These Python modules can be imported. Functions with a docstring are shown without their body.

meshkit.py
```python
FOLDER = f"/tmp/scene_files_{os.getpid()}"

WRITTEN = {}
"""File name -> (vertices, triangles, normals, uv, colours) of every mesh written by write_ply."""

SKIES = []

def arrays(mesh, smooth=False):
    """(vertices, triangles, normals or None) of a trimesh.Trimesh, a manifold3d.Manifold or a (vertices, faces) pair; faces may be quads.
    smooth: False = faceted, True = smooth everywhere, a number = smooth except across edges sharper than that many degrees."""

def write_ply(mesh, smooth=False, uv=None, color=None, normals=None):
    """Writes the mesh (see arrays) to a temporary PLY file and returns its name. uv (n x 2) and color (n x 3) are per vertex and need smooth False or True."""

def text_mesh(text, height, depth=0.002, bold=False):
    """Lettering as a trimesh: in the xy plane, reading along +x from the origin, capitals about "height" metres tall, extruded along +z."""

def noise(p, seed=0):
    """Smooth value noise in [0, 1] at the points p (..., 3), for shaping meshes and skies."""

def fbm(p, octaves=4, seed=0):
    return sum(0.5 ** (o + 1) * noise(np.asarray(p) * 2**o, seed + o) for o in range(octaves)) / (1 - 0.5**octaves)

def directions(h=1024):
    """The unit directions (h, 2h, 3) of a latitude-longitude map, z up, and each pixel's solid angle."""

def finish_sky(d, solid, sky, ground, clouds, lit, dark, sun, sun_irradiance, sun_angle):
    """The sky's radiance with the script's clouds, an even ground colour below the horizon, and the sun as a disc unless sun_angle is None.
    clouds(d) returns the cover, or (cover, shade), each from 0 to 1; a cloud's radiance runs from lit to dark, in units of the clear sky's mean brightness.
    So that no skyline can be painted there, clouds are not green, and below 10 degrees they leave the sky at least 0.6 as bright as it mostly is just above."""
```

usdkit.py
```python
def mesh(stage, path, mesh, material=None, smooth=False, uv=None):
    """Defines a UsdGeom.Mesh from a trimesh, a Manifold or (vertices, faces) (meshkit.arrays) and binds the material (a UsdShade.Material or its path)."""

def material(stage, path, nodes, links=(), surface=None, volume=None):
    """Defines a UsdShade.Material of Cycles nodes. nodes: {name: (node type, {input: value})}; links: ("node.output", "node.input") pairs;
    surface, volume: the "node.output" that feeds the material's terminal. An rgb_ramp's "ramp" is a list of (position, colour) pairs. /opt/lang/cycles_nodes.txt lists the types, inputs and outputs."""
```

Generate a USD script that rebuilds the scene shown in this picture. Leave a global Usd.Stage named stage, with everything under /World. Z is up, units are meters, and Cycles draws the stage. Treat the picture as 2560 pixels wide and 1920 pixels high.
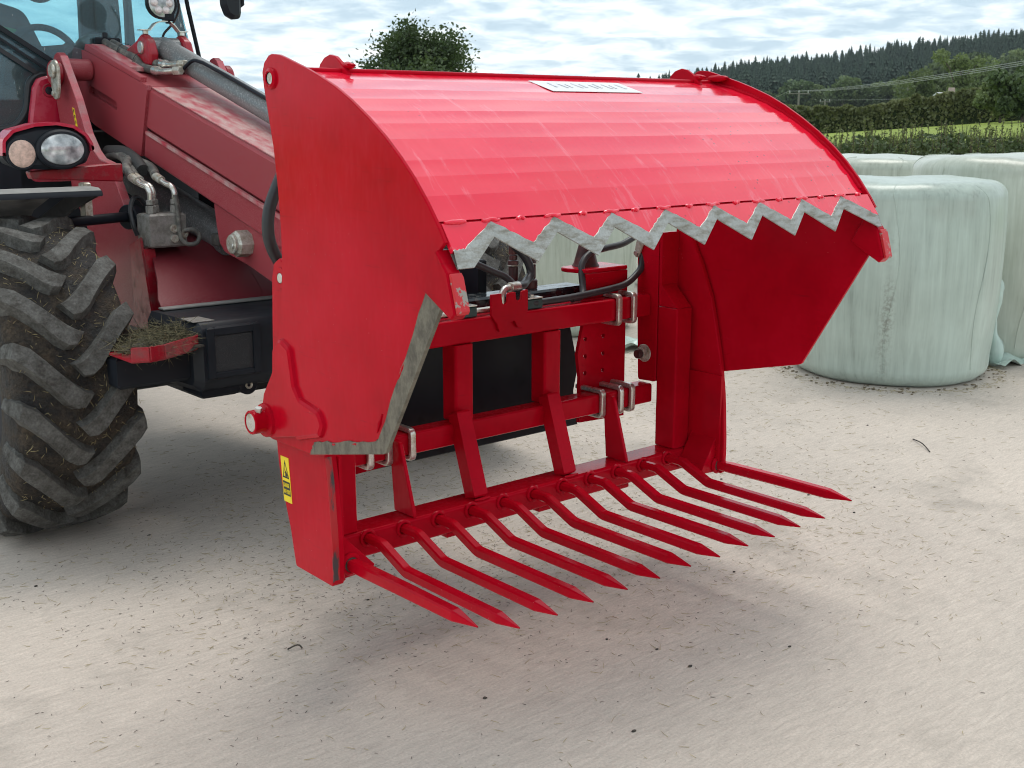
import math, random
import numpy as np, trimesh, usdkit, meshkit
import mapbox_earcut as earcut
from pxr import Usd, UsdGeom, UsdLux, UsdShade, Gf, Sdf, Vt

stage = Usd.Stage.CreateInMemory()
UsdGeom.SetStageUpAxis(stage, UsdGeom.Tokens.z)
UsdGeom.SetStageMetersPerUnit(stage, 1.0)
world = UsdGeom.Xform.Define(stage, '/World')
UsdGeom.Scope.Define(stage, '/World/Looks')
rng = np.random.default_rng(7)
PI = math.pi

# ------------------------------------------------------------------ camera, sky, sun
EYE = np.array([-2.6112, -2.9815, 1.65])
YAW, PITCH, FOC = 0.7082, 0.2190, 1.16203          # focal length in picture widths
cam = UsdGeom.Camera.Define(stage, '/World/camera')
fwd = np.array([math.sin(YAW)*math.cos(PITCH), math.cos(YAW)*math.cos(PITCH), -math.sin(PITCH)])
rgt = np.array([math.cos(YAW), -math.sin(YAW), 0.0])
upv = np.cross(rgt, fwd)
M = Gf.Matrix4d(*rgt, 0, *upv, 0, *(-fwd), 0, *EYE, 1)
cam.AddTransformOp().Set(M)
cam.CreateHorizontalApertureAttr(36.0)
cam.CreateVerticalApertureAttr(27.0)
cam.CreateFocalLengthAttr(36.0*FOC)
cam.CreateClippingRangeAttr(Gf.Vec2f(0.05, 20000))
cam.CreateExposureAttr(0.38)
cam.CreateFStopAttr(13.0)
cam.CreateFocusDistanceAttr(4.3)

SUN_EL, SUN_AZ = math.radians(70), math.radians(52)       # azimuth: atan2(x, y) of the direction towards the sun
sun = UsdLux.DistantLight.Define(stage, '/World/sun')
sun.CreateIntensityAttr(0.32)
sun.CreateAngleAttr(30.0)
sun.CreateNormalizeAttr(True)
sun.CreateColorAttr(Gf.Vec3f(1.0, 0.95, 0.88))
sun.AddRotateXYZOp().Set(Gf.Vec3f(90-math.degrees(SUN_EL), 0, 180-math.degrees(SUN_AZ)))

sky_mat = usdkit.material(stage, '/World/Looks/sky', {
    "tc": ("texture_coordinate", {}),
    "sep": ("separate_xyz", {}),
    "den": ("math", {"math_type": "add", "value2": 0.16}),
    "zc": ("math", {"math_type": "maximum", "value2": 0.0}),
    "px": ("math", {"math_type": "divide"}), "py": ("math", {"math_type": "divide"}),
    "pl": ("combine_xyz", {}),
    "big": ("noise_texture", {"scale": 1.15, "detail": 4.0, "roughness": 0.55, "distortion": 0.3}),
    "fine": ("noise_texture", {"scale": 5.4, "detail": 5.0, "roughness": 0.56, "distortion": 0.35}),
    "mx": ("mix_float", {"fac": 0.62}),
    "shade": ("rgb_ramp", {"ramp": [(0.0, (0.40, 0.52, 0.62)), (0.40, (0.48, 0.60, 0.69)), (0.46, (0.60, 0.705, 0.775)), (0.52, (0.78, 0.85, 0.885)), (0.59, (0.96, 0.985, 0.99)), (0.66, (1.0, 1.0, 1.0)), (1.0, (1.0, 1.0, 1.0))]}),
    "lum": ("mix", {"mix_type": "multiply", "fac": 1.0, "color2": (9.9, 10.1, 10.2)}),
    "sky": ("sky_texture", {"sky_type": "single_scattering", "sun_disc": False, "sun_elevation": SUN_EL, "sun_rotation": SUN_AZ, "altitude": 100.0}),
    "both": ("mix", {"mix_type": "mix", "fac": 0.93}),
    "bg": ("background_shader", {"strength": 0.10}),
}, [("tc.generated", "sep.vector"), ("sep.z", "zc.value1"), ("zc.value", "den.value1"),
    ("sep.x", "px.value1"), ("den.value", "px.value2"), ("sep.y", "py.value1"), ("den.value", "py.value2"),
    ("px.value", "pl.x"), ("py.value", "pl.y"), ("pl.vector", "big.vector"), ("pl.vector", "fine.vector"),
    ("big.fac", "mx.a"), ("fine.fac", "mx.b"), ("mx.result", "shade.fac"), ("shade.color", "lum.color1"),
    ("sky.color", "both.color1"), ("lum.color", "both.color2"), ("both.color", "bg.color")], surface="bg.background")
dome = UsdLux.DomeLight.Define(stage, '/World/sky')
UsdShade.MaterialBindingAPI.Apply(dome.GetPrim()).Bind(sky_mat)
dome.GetPrim().SetCustomDataByKey('kind', 'structure')

# ------------------------------------------------------------------ names and properties
def numbered(path):
    if not stage.GetPrimAtPath(path): return path
    k = 1
    while stage.GetPrimAtPath(f'{path}_{k:03d}'): k += 1
    return f'{path}_{k:03d}'

def tag(p, label=None, cat=None, group=None, kind=None):
    p = p.GetPrim() if hasattr(p, 'GetPrim') else p
    for k, v in (('label', label), ('category', cat), ('group', group), ('kind', kind)):
        if v: p.SetCustomDataByKey(k, v)
    return p

BASE = {}
def thing(name, loc, label, cat, group=None, rotz=0, kind=None):
    x = UsdGeom.Xform.Define(stage, numbered('/World/' + name))
    x.AddTranslateOp().Set(Gf.Vec3d(*map(float, loc)))
    if rotz: x.AddRotateZOp().Set(math.degrees(rotz))
    p = x.GetPrim(); tag(p, label, cat, group, kind)
    BASE[str(p.GetPath())] = np.array(loc, float)
    return p

def obj(name, mesh, mat, parent=None, smooth=30, local=False):
    """One Mesh prim; a part's points are given in world metres and stored relative to its thing's base (local: already relative)."""
    root = '/World' if parent is None else str(parent.GetPath())
    top = '/'.join(root.split('/')[:3])
    v, f = mesh
    used, f = np.unique(np.asarray(f), return_inverse=True); f = f.reshape(-1, 3); v = np.asarray(v, float)[used]
    if top in BASE and not local: v = v - BASE[top]
    return usdkit.mesh(stage, numbered(f'{root}/{name}'), (v, np.asarray(f)), '/World/Looks/' + mat, smooth).GetPrim()

def copy_of(src, loc, rotz, label, cat, group=None, scale=None):
    x = UsdGeom.Xform.Define(stage, numbered('/World/' + src.GetName().rstrip('0123456789').rstrip('_')))
    x.AddTranslateOp().Set(Gf.Vec3d(*map(float, loc)))
    x.AddRotateZOp().Set(math.degrees(rotz))
    if scale is not None: x.AddScaleOp().Set(Gf.Vec3f(*map(float, scale)))
    p = x.GetPrim()
    p.GetReferences().AddInternalReference(src.GetPath()); p.SetInstanceable(True)
    return tag(p, label, cat, group)

# ------------------------------------------------------------------ mesh helpers: each returns (vertices, triangles)
def join(ms):
    v, f, n = [], [], 0
    for a, b in ms:
        a = np.asarray(a, float); v.append(a); f.append(np.asarray(b, int) + n); n += len(a)
    return np.vstack(v), np.vstack(f)

def tri(f4):
    f4 = np.asarray(f4, int); return np.vstack([f4[:, [0, 1, 2]], f4[:, [0, 2, 3]]])

def inset(P, d):
    P = np.asarray(P, float)
    n = len(P); a = P - np.roll(P, 1, 0); b = np.roll(P, -1, 0) - P
    a /= np.linalg.norm(a, axis=1, keepdims=True) + 1e-12; b /= np.linalg.norm(b, axis=1, keepdims=True) + 1e-12
    na, nb = np.stack([-a[:, 1], a[:, 0]], 1), np.stack([-b[:, 1], b[:, 0]], 1)
    m = na + nb; m /= np.linalg.norm(m, axis=1, keepdims=True) + 1e-12
    return P + m * (d / np.maximum((m * na).sum(1), 0.5))[:, None]

def prism(poly, a0, a1, axis='x', ch=0.002):
    """A plate of the outline poly with chamfered rims; x: poly is (y, z), y: (x, z), z: (x, y)."""
    P = np.asarray(poly, float)
    if (P[:, 0]*np.roll(P[:, 1], -1) - P[:, 1]*np.roll(P[:, 0], -1)).sum() < 0: P = P[::-1]
    if a1 < a0: a0, a1 = a1, a0
    ch = min(ch, 0.45*(a1-a0)); Q = inset(P, ch); n = len(P)
    def at(p, a):
        c = np.full(len(p), a)
        return np.stack({'x': (c, p[:, 0], p[:, 1]), 'y': (p[:, 0], c, p[:, 1]), 'z': (p[:, 0], p[:, 1], c)}[axis], 1)
    v = np.vstack([at(Q, a0), at(P, a0+ch), at(P, a1-ch), at(Q, a1)])
    i = np.arange(n); j = (i+1) % n
    f = [tri(np.stack([i+k*n, j+k*n, j+(k+1)*n, i+(k+1)*n], 1)) for k in range(3)]
    cap = np.array(earcut.triangulate_float64(Q, np.array([n], np.uint32))).reshape(-1, 3)
    a, b, c = Q[cap[:, 0]], Q[cap[:, 1]], Q[cap[:, 2]]
    neg = ((b-a)[:, 0]*(c-a)[:, 1] - (b-a)[:, 1]*(c-a)[:, 0]) < 0
    cap[neg] = cap[neg][:, ::-1]
    f += [cap[:, ::-1], cap + 3*n]
    f = np.vstack(f)
    if axis == 'y': f = f[:, ::-1]
    return v, f

def box(x0, x1, y0, y1, z0, z1, ch=0.003):
    return prism([(x0, y0), (x1, y0), (x1, y1), (x0, y1)], z0, z1, 'z', ch) if ch else prism([(x0, y0), (x1, y0), (x1, y1), (x0, y1)], z0, z1, 'z', 1e-5)

def rbox(x0, x1, y0, y1, z0, z1, r, axis='x', n=4, ch=0.002):
    """A box whose four edges along the axis are rounded."""
    u0, u1, w0, w1, a0, a1 = {'x': (y0, y1, z0, z1, x0, x1), 'y': (x0, x1, z0, z1, y0, y1), 'z': (x0, x1, y0, y1, z0, z1)}[axis]
    return prism(rrect(u0, u1, w0, w1, r, n), a0, a1, axis, ch)

def rrect(u0, u1, w0, w1, r, n=4):
    P = []
    for cx, cy, t0 in ((u1-r, w0+r, -PI/2), (u1-r, w1-r, 0), (u0+r, w1-r, PI/2), (u0+r, w0+r, PI)):
        P += [(cx + r*math.cos(t0 + k/n*PI/2), cy + r*math.sin(t0 + k/n*PI/2)) for k in range(n+1)]
    return P

def rounded(P, r, n=4):
    """The outline P with its corners rounded; r is one radius or one for each corner."""
    P = np.asarray(P, float); out = []; m = len(P)
    rr = np.broadcast_to(r, m)
    for i in range(m):
        p, a, b = P[i], P[i-1], P[(i+1) % m]
        ua, ub = (a-p)/np.linalg.norm(a-p), (b-p)/np.linalg.norm(b-p)
        ang = math.acos(np.clip(ua @ ub, -1, 1)); d = rr[i]/max(math.tan(ang/2), 1e-3)
        d = min(d, 0.45*np.linalg.norm(a-p), 0.45*np.linalg.norm(b-p))
        if d < 1e-5 or ang > 3.1: out.append(p); continue
        for t in np.linspace(0, 1, n+1): out.append((1-t)**2*(p+ua*d) + 2*t*(1-t)*p + t*t*(p+ub*d))
    return np.array(out)

def frames(path):
    p = np.asarray(path, float); t = np.gradient(p, axis=0); t /= np.linalg.norm(t, axis=1, keepdims=True) + 1e-12
    a = np.cross(t[0], [0, 0, 1.0] if abs(t[0][2]) < 0.9 else [1.0, 0, 0]); a /= np.linalg.norm(a); A = [a]
    for k in range(1, len(p)):
        a = A[-1] - t[k]*(A[-1] @ t[k]); A.append(a/(np.linalg.norm(a)+1e-12))
    A = np.array(A); return p, t, A, np.cross(t, A)

def tube(path, r, n=10, ring=None):
    p, t, A, B = frames(path); m = len(p); r = np.broadcast_to(r, m)
    if ring is None:
        th = np.arange(n)*2*PI/n; ring = np.stack([np.cos(th), np.sin(th)], 1)
    n = len(ring)
    v = p[:, None] + r[:, None, None]*(ring[None, :, :1]*A[:, None] + ring[None, :, 1:]*B[:, None])
    i, j = np.meshgrid(np.arange(m-1), np.arange(n), indexing='ij'); i, j = i.ravel(), j.ravel(); k = (j+1) % n
    f = tri(np.stack([i*n+j, i*n+k, (i+1)*n+k, (i+1)*n+j], 1))
    v = np.vstack([v.reshape(-1, 3), p[0], p[-1]]); c = np.arange(n); d = (c+1) % n
    return v, np.vstack([f, np.stack([np.full(n, m*n), d, c], 1), np.stack([np.full(n, m*n+1), (m-1)*n+c, (m-1)*n+d], 1)])

def spline(P, n=6):
    P = np.asarray(P, float); Q = np.vstack([2*P[0]-P[1], P, 2*P[-1]-P[-2]]); out = []
    for i in range(1, len(Q)-2):
        for t in np.linspace(0, 1, n, endpoint=False):
            a, b, c, d = Q[i-1], Q[i], Q[i+1], Q[i+2]
            out.append(0.5*(2*b + (c-a)*t + (2*a-5*b+4*c-d)*t*t + (3*b-a-3*c+d)*t**3))
    return np.array(out + [P[-1]])

def cyl(p, q, r, n=20, ch=0.0015, r2=None):
    """A rod with chamfered rims from p to q."""
    p, q = np.asarray(p, float), np.asarray(q, float); L = np.linalg.norm(q-p); u = (q-p)/L; r2 = r if r2 is None else r2
    ch = min(ch, 0.4*L, 0.4*r, 0.4*r2)
    return tube([p, p+u*1e-5, p+u*ch, q-u*ch, q-u*1e-5, q], [max(r-ch, 1e-4)]*2 + [r, r2] + [max(r2-ch, 1e-4)]*2, n) if ch > 2e-5 else tube([p, q], [r, r2], n)

def bar(p, q, w, h, up=(0, 0, 1), ch=0.003):
    """A bar of section w (sideways) by h (along up) from p to q."""
    p, q, up = (np.asarray(a, float) for a in (p, q, up)); L = np.linalg.norm(q-p); u = (q-p)/L
    s = np.cross(u, up); s /= np.linalg.norm(s); up = np.cross(s, u)
    v, f = prism([(-w/2, -h/2), (w/2, -h/2), (w/2, h/2), (-w/2, h/2)], 0, L, 'z', ch)
    return p + v[:, :1]*s + v[:, 1:2]*up + v[:, 2:]*u, (f if np.dot(np.cross(s, up), u) > 0 else f[:, ::-1])

def lathe(prof, origin, axis='z', n=32):
    """Revolves (radius, height) pairs about an axis through origin."""
    P = np.asarray(prof, float); th = np.arange(n)*2*PI/n; m = len(P)
    c, s = np.cos(th), np.sin(th)
    x, y, z = P[:, :1]*c, P[:, :1]*s, np.repeat(P[:, 1:], n, 1)
    v = {'z': (x, y, z), 'x': (z, x, y), 'y': (y, z, x)}[axis]
    v = np.stack(v, -1).reshape(-1, 3) + np.asarray(origin, float)
    i, j = np.meshgrid(np.arange(m-1), np.arange(n), indexing='ij'); i, j = i.ravel(), j.ravel(); k = (j+1) % n
    return v, tri(np.stack([i*n+j, i*n+k, (i+1)*n+k, (i+1)*n+j], 1))

def moved(m, loc=(0, 0, 0), scale=(1, 1, 1), rz=0.0):
    v, f = m; v = np.asarray(v, float)*scale; c, s = math.cos(rz), math.sin(rz)
    v = np.stack([v[:, 0]*c - v[:, 1]*s, v[:, 0]*s + v[:, 1]*c, v[:, 2]], 1) + loc
    return v, (f if np.prod(scale) > 0 else np.asarray(f)[:, ::-1])

def flipx(m):
    v, f = m; return np.asarray(v)*[-1, 1, 1], np.asarray(f)[:, ::-1]

def blob(c, r, seed=0, amp=0.15, sub=2, freq=3.0):
    s = trimesh.creation.icosphere(sub); v = np.array(s.vertices)
    v = v*(1 + amp*(meshkit.fbm(v*freq+11, 3, seed)-0.5)*2)[:, None]
    return v*np.asarray(r) + np.asarray(c), np.array(s.faces)

def slivers(P, D, w, r):
    """Thin straw-like blades from points P along vectors D."""
    n = len(P); s = np.cross(D, r.normal(size=(n, 3))); s /= np.linalg.norm(s, axis=1, keepdims=True)+1e-9
    w = np.broadcast_to(w, n)[:, None]; e = np.cross(D, s); e /= np.linalg.norm(e, axis=1, keepdims=True)+1e-9
    a, b, c, d, m = P - s*w, P + s*w, P + e*w*1.2, P + D, P + D*0.5 + e*w*r.uniform(-4, 4, (n, 1))
    v = np.stack([a, b, c, m-s*w, m+s*w, m+e*w*1.2, d], 1).reshape(-1, 3)
    o = (np.arange(n)*7)[:, None]
    q = np.array([[0, 1, 4], [0, 4, 3], [1, 2, 5], [1, 5, 4], [2, 0, 3], [2, 3, 5], [3, 4, 6], [4, 5, 6], [5, 3, 6]])
    return v, (o[:, None] + q[None]).reshape(-1, 3)

def leaves(P, size, r, flat=0.0, ratio=0.55):
    """Leaf-shaped pairs of triangles at the points P in all directions."""
    n = len(P); d = r.normal(size=(n, 3)); d[:, 2] *= (1-flat); d /= np.linalg.norm(d, axis=1, keepdims=True)
    s = np.cross(d, r.normal(size=(n, 3))); s /= np.linalg.norm(s, axis=1, keepdims=True)
    L = (np.broadcast_to(size, n)*r.uniform(0.7, 1.3, n))[:, None]; k = np.cross(d, s)
    v = np.stack([P - d*L*0.5, P + s*L*0.5*ratio + k*L*0.08, P + d*L*0.5, P - s*L*0.5*ratio + k*L*0.08], 1).reshape(-1, 3)
    o = (np.arange(n)*4)[:, None]
    return v, np.vstack([o + [0, 1, 2], o + [0, 2, 3]])
# ------------------------------------------------------------------ materials
def look(name, nodes, links, surface='p.BSDF'):
    usdkit.material(stage, '/World/Looks/' + name, nodes, links, surface=surface)

def plain(name, col, rough=0.5, metal=0.0, spec=0.5, var=0.12, scale=9.0, bump=0.0, bscale=120.0, rvar=0.1, coat=0.0):
    c = np.array(col)
    n = {"g": ("geometry", {}), "n": ("noise_texture", {"scale": scale, "detail": 4.0, "roughness": 0.6}),
         "r": ("rgb_ramp", {"ramp": [(0.25, tuple(c*(1-var))), (0.75, tuple(np.minimum(c*(1+var), 1)))]}),
         "rr": ("map_range", {"from_min": 0.3, "from_max": 0.7, "to_min": max(rough-rvar, 0.03), "to_max": min(rough+rvar, 1), "clamp": True}),
         "p": ("principled_bsdf", {"metallic": metal, "specular_ior_level": spec, "coat_weight": coat, "coat_roughness": 0.08})}
    l = [("g.position", "n.vector"), ("n.fac", "r.fac"), ("r.color", "p.base_color"), ("n.fac", "rr.value"), ("rr.result", "p.roughness")]
    if bump:
        n["b"] = ("noise_texture", {"scale": bscale, "detail": 3.0}); n["bu"] = ("bump", {"strength": bump, "distance": 0.004})
        l += [("g.position", "b.vector"), ("b.fac", "bu.height"), ("bu.normal", "p.normal")]
    look(name, n, l)

def two_tone(name, a, b, lo, hi, scale, stretch=(1, 1, 1), rough=(0.5, 0.5), metal=0.0, detail=5.0, bump=0.0, dist=0.004, spec=0.5, coat=0.0, fine=None, rot=(0, 0, 0)):
    """Colour a worn by colour b where noise passes from lo to hi; fine: (scale, amount) of grain."""
    n = {"g": ("geometry", {}), "m": ("mapping", {"scale": stretch, "rotation": rot}), "n": ("noise_texture", {"scale": scale, "detail": detail, "roughness": 0.62}),
         "t": ("map_range", {"from_min": lo, "from_max": hi, "to_min": 0.0, "to_max": 1.0, "clamp": True}),
         "c": ("mix", {"mix_type": "mix", "color1": a, "color2": b}),
         "rr": ("map_range", {"from_min": 0.0, "from_max": 1.0, "to_min": rough[0], "to_max": rough[1]}),
         "p": ("principled_bsdf", {"metallic": metal, "specular_ior_level": spec, "coat_weight": coat, "coat_roughness": 0.06})}
    l = [("g.position", "m.vector"), ("m.vector", "n.vector"), ("n.fac", "t.value"), ("t.result", "c.fac"), ("t.result", "rr.value"), ("rr.result", "p.roughness")]
    out = "c.color"
    if fine:
        n["f"] = ("noise_texture", {"scale": fine[0], "detail": 3.0, "roughness": 0.7}); n["fr"] = ("map_range", {"from_min": 0.3, "from_max": 0.7, "to_min": 1-fine[1], "to_max": 1+fine[1]})
        n["fm"] = ("vector_math", {"math_type": "scale"})
        l += [("g.position", "f.vector"), ("f.fac", "fr.value"), ("c.color", "fm.vector1"), ("fr.result", "fm.scale")]; out = "fm.vector"
    l.append((out, "p.base_color"))
    if bump:
        n["bu"] = ("bump", {"strength": bump, "distance": dist}); l += [(("f.fac" if fine else "n.fac"), "bu.height"), ("bu.normal", "p.normal")]
    look(name, n, l)

RED = (0.50, 0.0035, 0.010)
# fresh red paint of the grab: a slightly wavy gloss coat with faint smears and a few chips of dust
look('red_paint', {
    "g": ("geometry", {}), "n": ("noise_texture", {"scale": 2.2, "detail": 7.0, "roughness": 0.68}),
    "c": ("rgb_ramp", {"ramp": [(0.30, (0.30, 0.0015, 0.008)), (0.5, (0.40, 0.002, 0.011)), (0.70, (0.47, 0.004, 0.017))]}),
    "m": ("mapping", {"scale": (6.0, 6.0, 1.6), "rotation": (0.5, 0.0, 0.0)}), "s": ("noise_texture", {"scale": 9.0, "detail": 6.0, "roughness": 0.65}),
    "rr": ("map_range", {"from_min": 0.35, "from_max": 0.7, "to_min": 0.13, "to_max": 0.25, "clamp": True}),
    "v": ("voronoi_texture", {"scale": 46.0, "randomness": 1.0}), "vd": ("map_range", {"from_min": 0.045, "from_max": 0.06, "to_min": 1.0, "to_max": 0.0, "clamp": True}),
    "vn": ("noise_texture", {"scale": 2.3, "detail": 2.0}), "vm": ("map_range", {"from_min": 0.56, "from_max": 0.62, "to_min": 0.0, "to_max": 0.55, "clamp": True}),
    "vx": ("math", {"math_type": "multiply"}), "cc": ("mix", {"mix_type": "mix", "color2": (0.62, 0.40, 0.36)}),
    "w": ("noise_texture", {"scale": 7.0, "detail": 2.0}), "bu": ("bump", {"strength": 0.10, "distance": 0.004}),
    "sm": ("mapping", {"scale": (1.5, 1.5, 22.0), "rotation": (0.95, 0.0, 0.0)}), "sn": ("noise_texture", {"scale": 4.5, "detail": 7.0, "roughness": 0.7, "distortion": 0.2}), "sk": ("map_range", {"from_min": 0.60, "from_max": 0.72, "to_min": 0.0, "to_max": 0.42, "clamp": True}), "sc": ("mix", {"mix_type": "mix", "color2": (0.14, 0.008, 0.012)}),
    "p": ("principled_bsdf", {"specular_ior_level": 0.24, "specular_tint": (1.0, 0.06, 0.16)})},
    [("g.position", "n.vector"), ("n.fac", "c.fac"), ("g.position", "m.vector"), ("m.vector", "s.vector"), ("s.fac", "rr.value"), ("rr.result", "p.roughness"),
     ("g.position", "v.vector"), ("v.distance", "vd.value"), ("g.position", "vn.vector"), ("vn.fac", "vm.value"), ("vd.result", "vx.value1"), ("vm.result", "vx.value2"),
     ("g.position", "sm.vector"), ("sm.vector", "sn.vector"), ("sn.fac", "sk.value"), ("c.color", "sc.color1"), ("sk.result", "sc.fac"), ("sc.color", "cc.color1"), ("vx.value", "cc.fac"), ("cc.color", "p.base_color"), ("g.position", "w.vector"), ("w.fac", "bu.height"), ("bu.normal", "p.normal")])
# the hood's sheet: the same paint, its stronger light put into a brighter red, weathered by rain: dried runs down the slope and dark drops
look('hood_paint', {
    "g": ("geometry", {}), "sx": ("separate_xyz", {}), "n": ("noise_texture", {"scale": 2.2, "detail": 5.0, "roughness": 0.6}),
    "c": ("rgb_ramp", {"ramp": [(0.3, (0.70, 0.006, 0.024)), (0.7, (0.78, 0.010, 0.040))]}),
    "m": ("mapping", {"scale": (7.0, 1.4, 1.4), "rotation": (0.0, 0.25, 0.3)}), "s": ("noise_texture", {"scale": 3.2, "detail": 7.0, "roughness": 0.7, "distortion": 0.6}),
    "st": ("map_range", {"from_min": 0.56, "from_max": 0.66, "to_min": 0.0, "to_max": 0.30, "clamp": True}),
    "c2": ("mix", {"mix_type": "mix", "color2": (0.80, 0.30, 0.34)}),
    "v": ("voronoi_texture", {"scale": 34.0, "randomness": 1.0}), "vd": ("map_range", {"from_min": 0.085, "from_max": 0.12, "to_min": 1.0, "to_max": 0.0, "clamp": True}),
    "vn": ("noise_texture", {"scale": 1.7, "detail": 3.0}), "xm": ("map_range", {"from_min": -0.7, "from_max": 0.75, "to_min": -0.10, "to_max": 0.24}), "va": ("math", {"math_type": "add"}),
    "vm": ("map_range", {"from_min": 0.48, "from_max": 0.60, "to_min": 0.0, "to_max": 0.9, "clamp": True}), "vx": ("math", {"math_type": "multiply"}),
    "c3": ("mix", {"mix_type": "mix", "color2": (0.05, 0.012, 0.016)}),
    "rr": ("map_range", {"from_min": 0.35, "from_max": 0.7, "to_min": 0.13, "to_max": 0.27, "clamp": True}),
    "w": ("noise_texture", {"scale": 5.0, "detail": 3.0}), "bu": ("bump", {"strength": 0.10, "distance": 0.006}),
    "p": ("principled_bsdf", {"ior": 1.6, "specular_tint": (1.0, 0.1, 0.25), "coat_weight": 0.85, "coat_roughness": 0.08, "coat_ior": 1.52, "coat_tint": (1.0, 0.96, 1.0)})},
    [("g.position", "n.vector"), ("n.fac", "c.fac"), ("g.position", "m.vector"), ("m.vector", "s.vector"), ("s.fac", "st.value"), ("s.fac", "rr.value"), ("rr.result", "p.roughness"),
     ("c.color", "c2.color1"), ("st.result", "c2.fac"), ("g.position", "v.vector"), ("v.distance", "vd.value"), ("g.position", "vn.vector"), ("g.position", "sx.vector"), ("sx.x", "xm.value"),
     ("vn.fac", "va.value1"), ("xm.result", "va.value2"), ("va.value", "vm.value"), ("vd.result", "vx.value1"), ("vm.result", "vx.value2"),
     ("c2.color", "c3.color1"), ("vx.value", "c3.fac"), ("c3.color", "p.base_color"), ("g.position", "w.vector"), ("w.fac", "bu.height"), ("bu.normal", "p.normal")])
# old dusty red of the loader, freckled by dried spray
two_tone('dusty_red', (0.24, 0.009, 0.019), (0.39, 0.135, 0.14), 0.44, 0.70, 300.0, rough=(0.36, 0.62), detail=3.0, bump=0.04, spec=0.4)
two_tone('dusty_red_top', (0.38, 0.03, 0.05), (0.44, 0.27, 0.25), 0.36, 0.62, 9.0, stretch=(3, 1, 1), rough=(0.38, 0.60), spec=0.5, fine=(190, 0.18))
two_tone('old_red', (0.29, 0.008, 0.018), (0.20, 0.04, 0.04), 0.48, 0.66, 16.0, rough=(0.30, 0.5), spec=0.45, fine=(160, 0.14))
two_tone('dusty_edge', (0.50, 0.09, 0.11), (0.42, 0.20, 0.20), 0.42, 0.64, 14.0, rough=(0.35, 0.55), spec=0.5, fine=(190, 0.12))  # dusty red lightened to paint in the sky highlight along an edge
two_tone('maroon', (0.15, 0.006, 0.014), (0.23, 0.075, 0.08), 0.46, 0.72, 260.0, rough=(0.42, 0.62), detail=3.0, spec=0.3)
two_tone('panel_red', (0.42, 0.010, 0.035), (0.46, 0.03, 0.06), 0.45, 0.6, 12.0, rough=(0.2, 0.3), coat=0.5)
two_tone('bare_steel', (0.34, 0.34, 0.32), (0.20, 0.18, 0.145), 0.42, 0.68, 14.0, stretch=(1.0, 5, 5), rough=(0.34, 0.55), metal=0.45, bump=0.25, fine=(170, 0.16), rot=(0.3, 0.6, 0.4))
two_tone('scraped_steel', (0.150, 0.132, 0.100), (0.085, 0.072, 0.055), 0.42, 0.64, 20.0, stretch=(1, 2, 1), rough=(0.42, 0.6), metal=0.25, bump=0.25, fine=(120, 0.15))
two_tone('scuffed_paint', (0.40, 0.004, 0.010), (0.045, 0.030, 0.030), 0.52, 0.60, 34.0, stretch=(1, 1, 0.22), rough=(0.3, 0.55))
two_tone('zinc', (0.62, 0.60, 0.56), (0.42, 0.38, 0.30), 0.45, 0.65, 40.0, rough=(0.22, 0.42), metal=0.85, fine=(200, 0.1))
two_tone('worn_zinc', (0.50, 0.48, 0.42), (0.30, 0.25, 0.19), 0.42, 0.62, 35.0, rough=(0.35, 0.6), metal=0.5, fine=(160, 0.2))
two_tone('valve_steel', (0.27, 0.255, 0.235), (0.17, 0.155, 0.135), 0.42, 0.65, 30.0, rough=(0.45, 0.65), metal=0.3, fine=(150, 0.15), bump=0.1)
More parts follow.
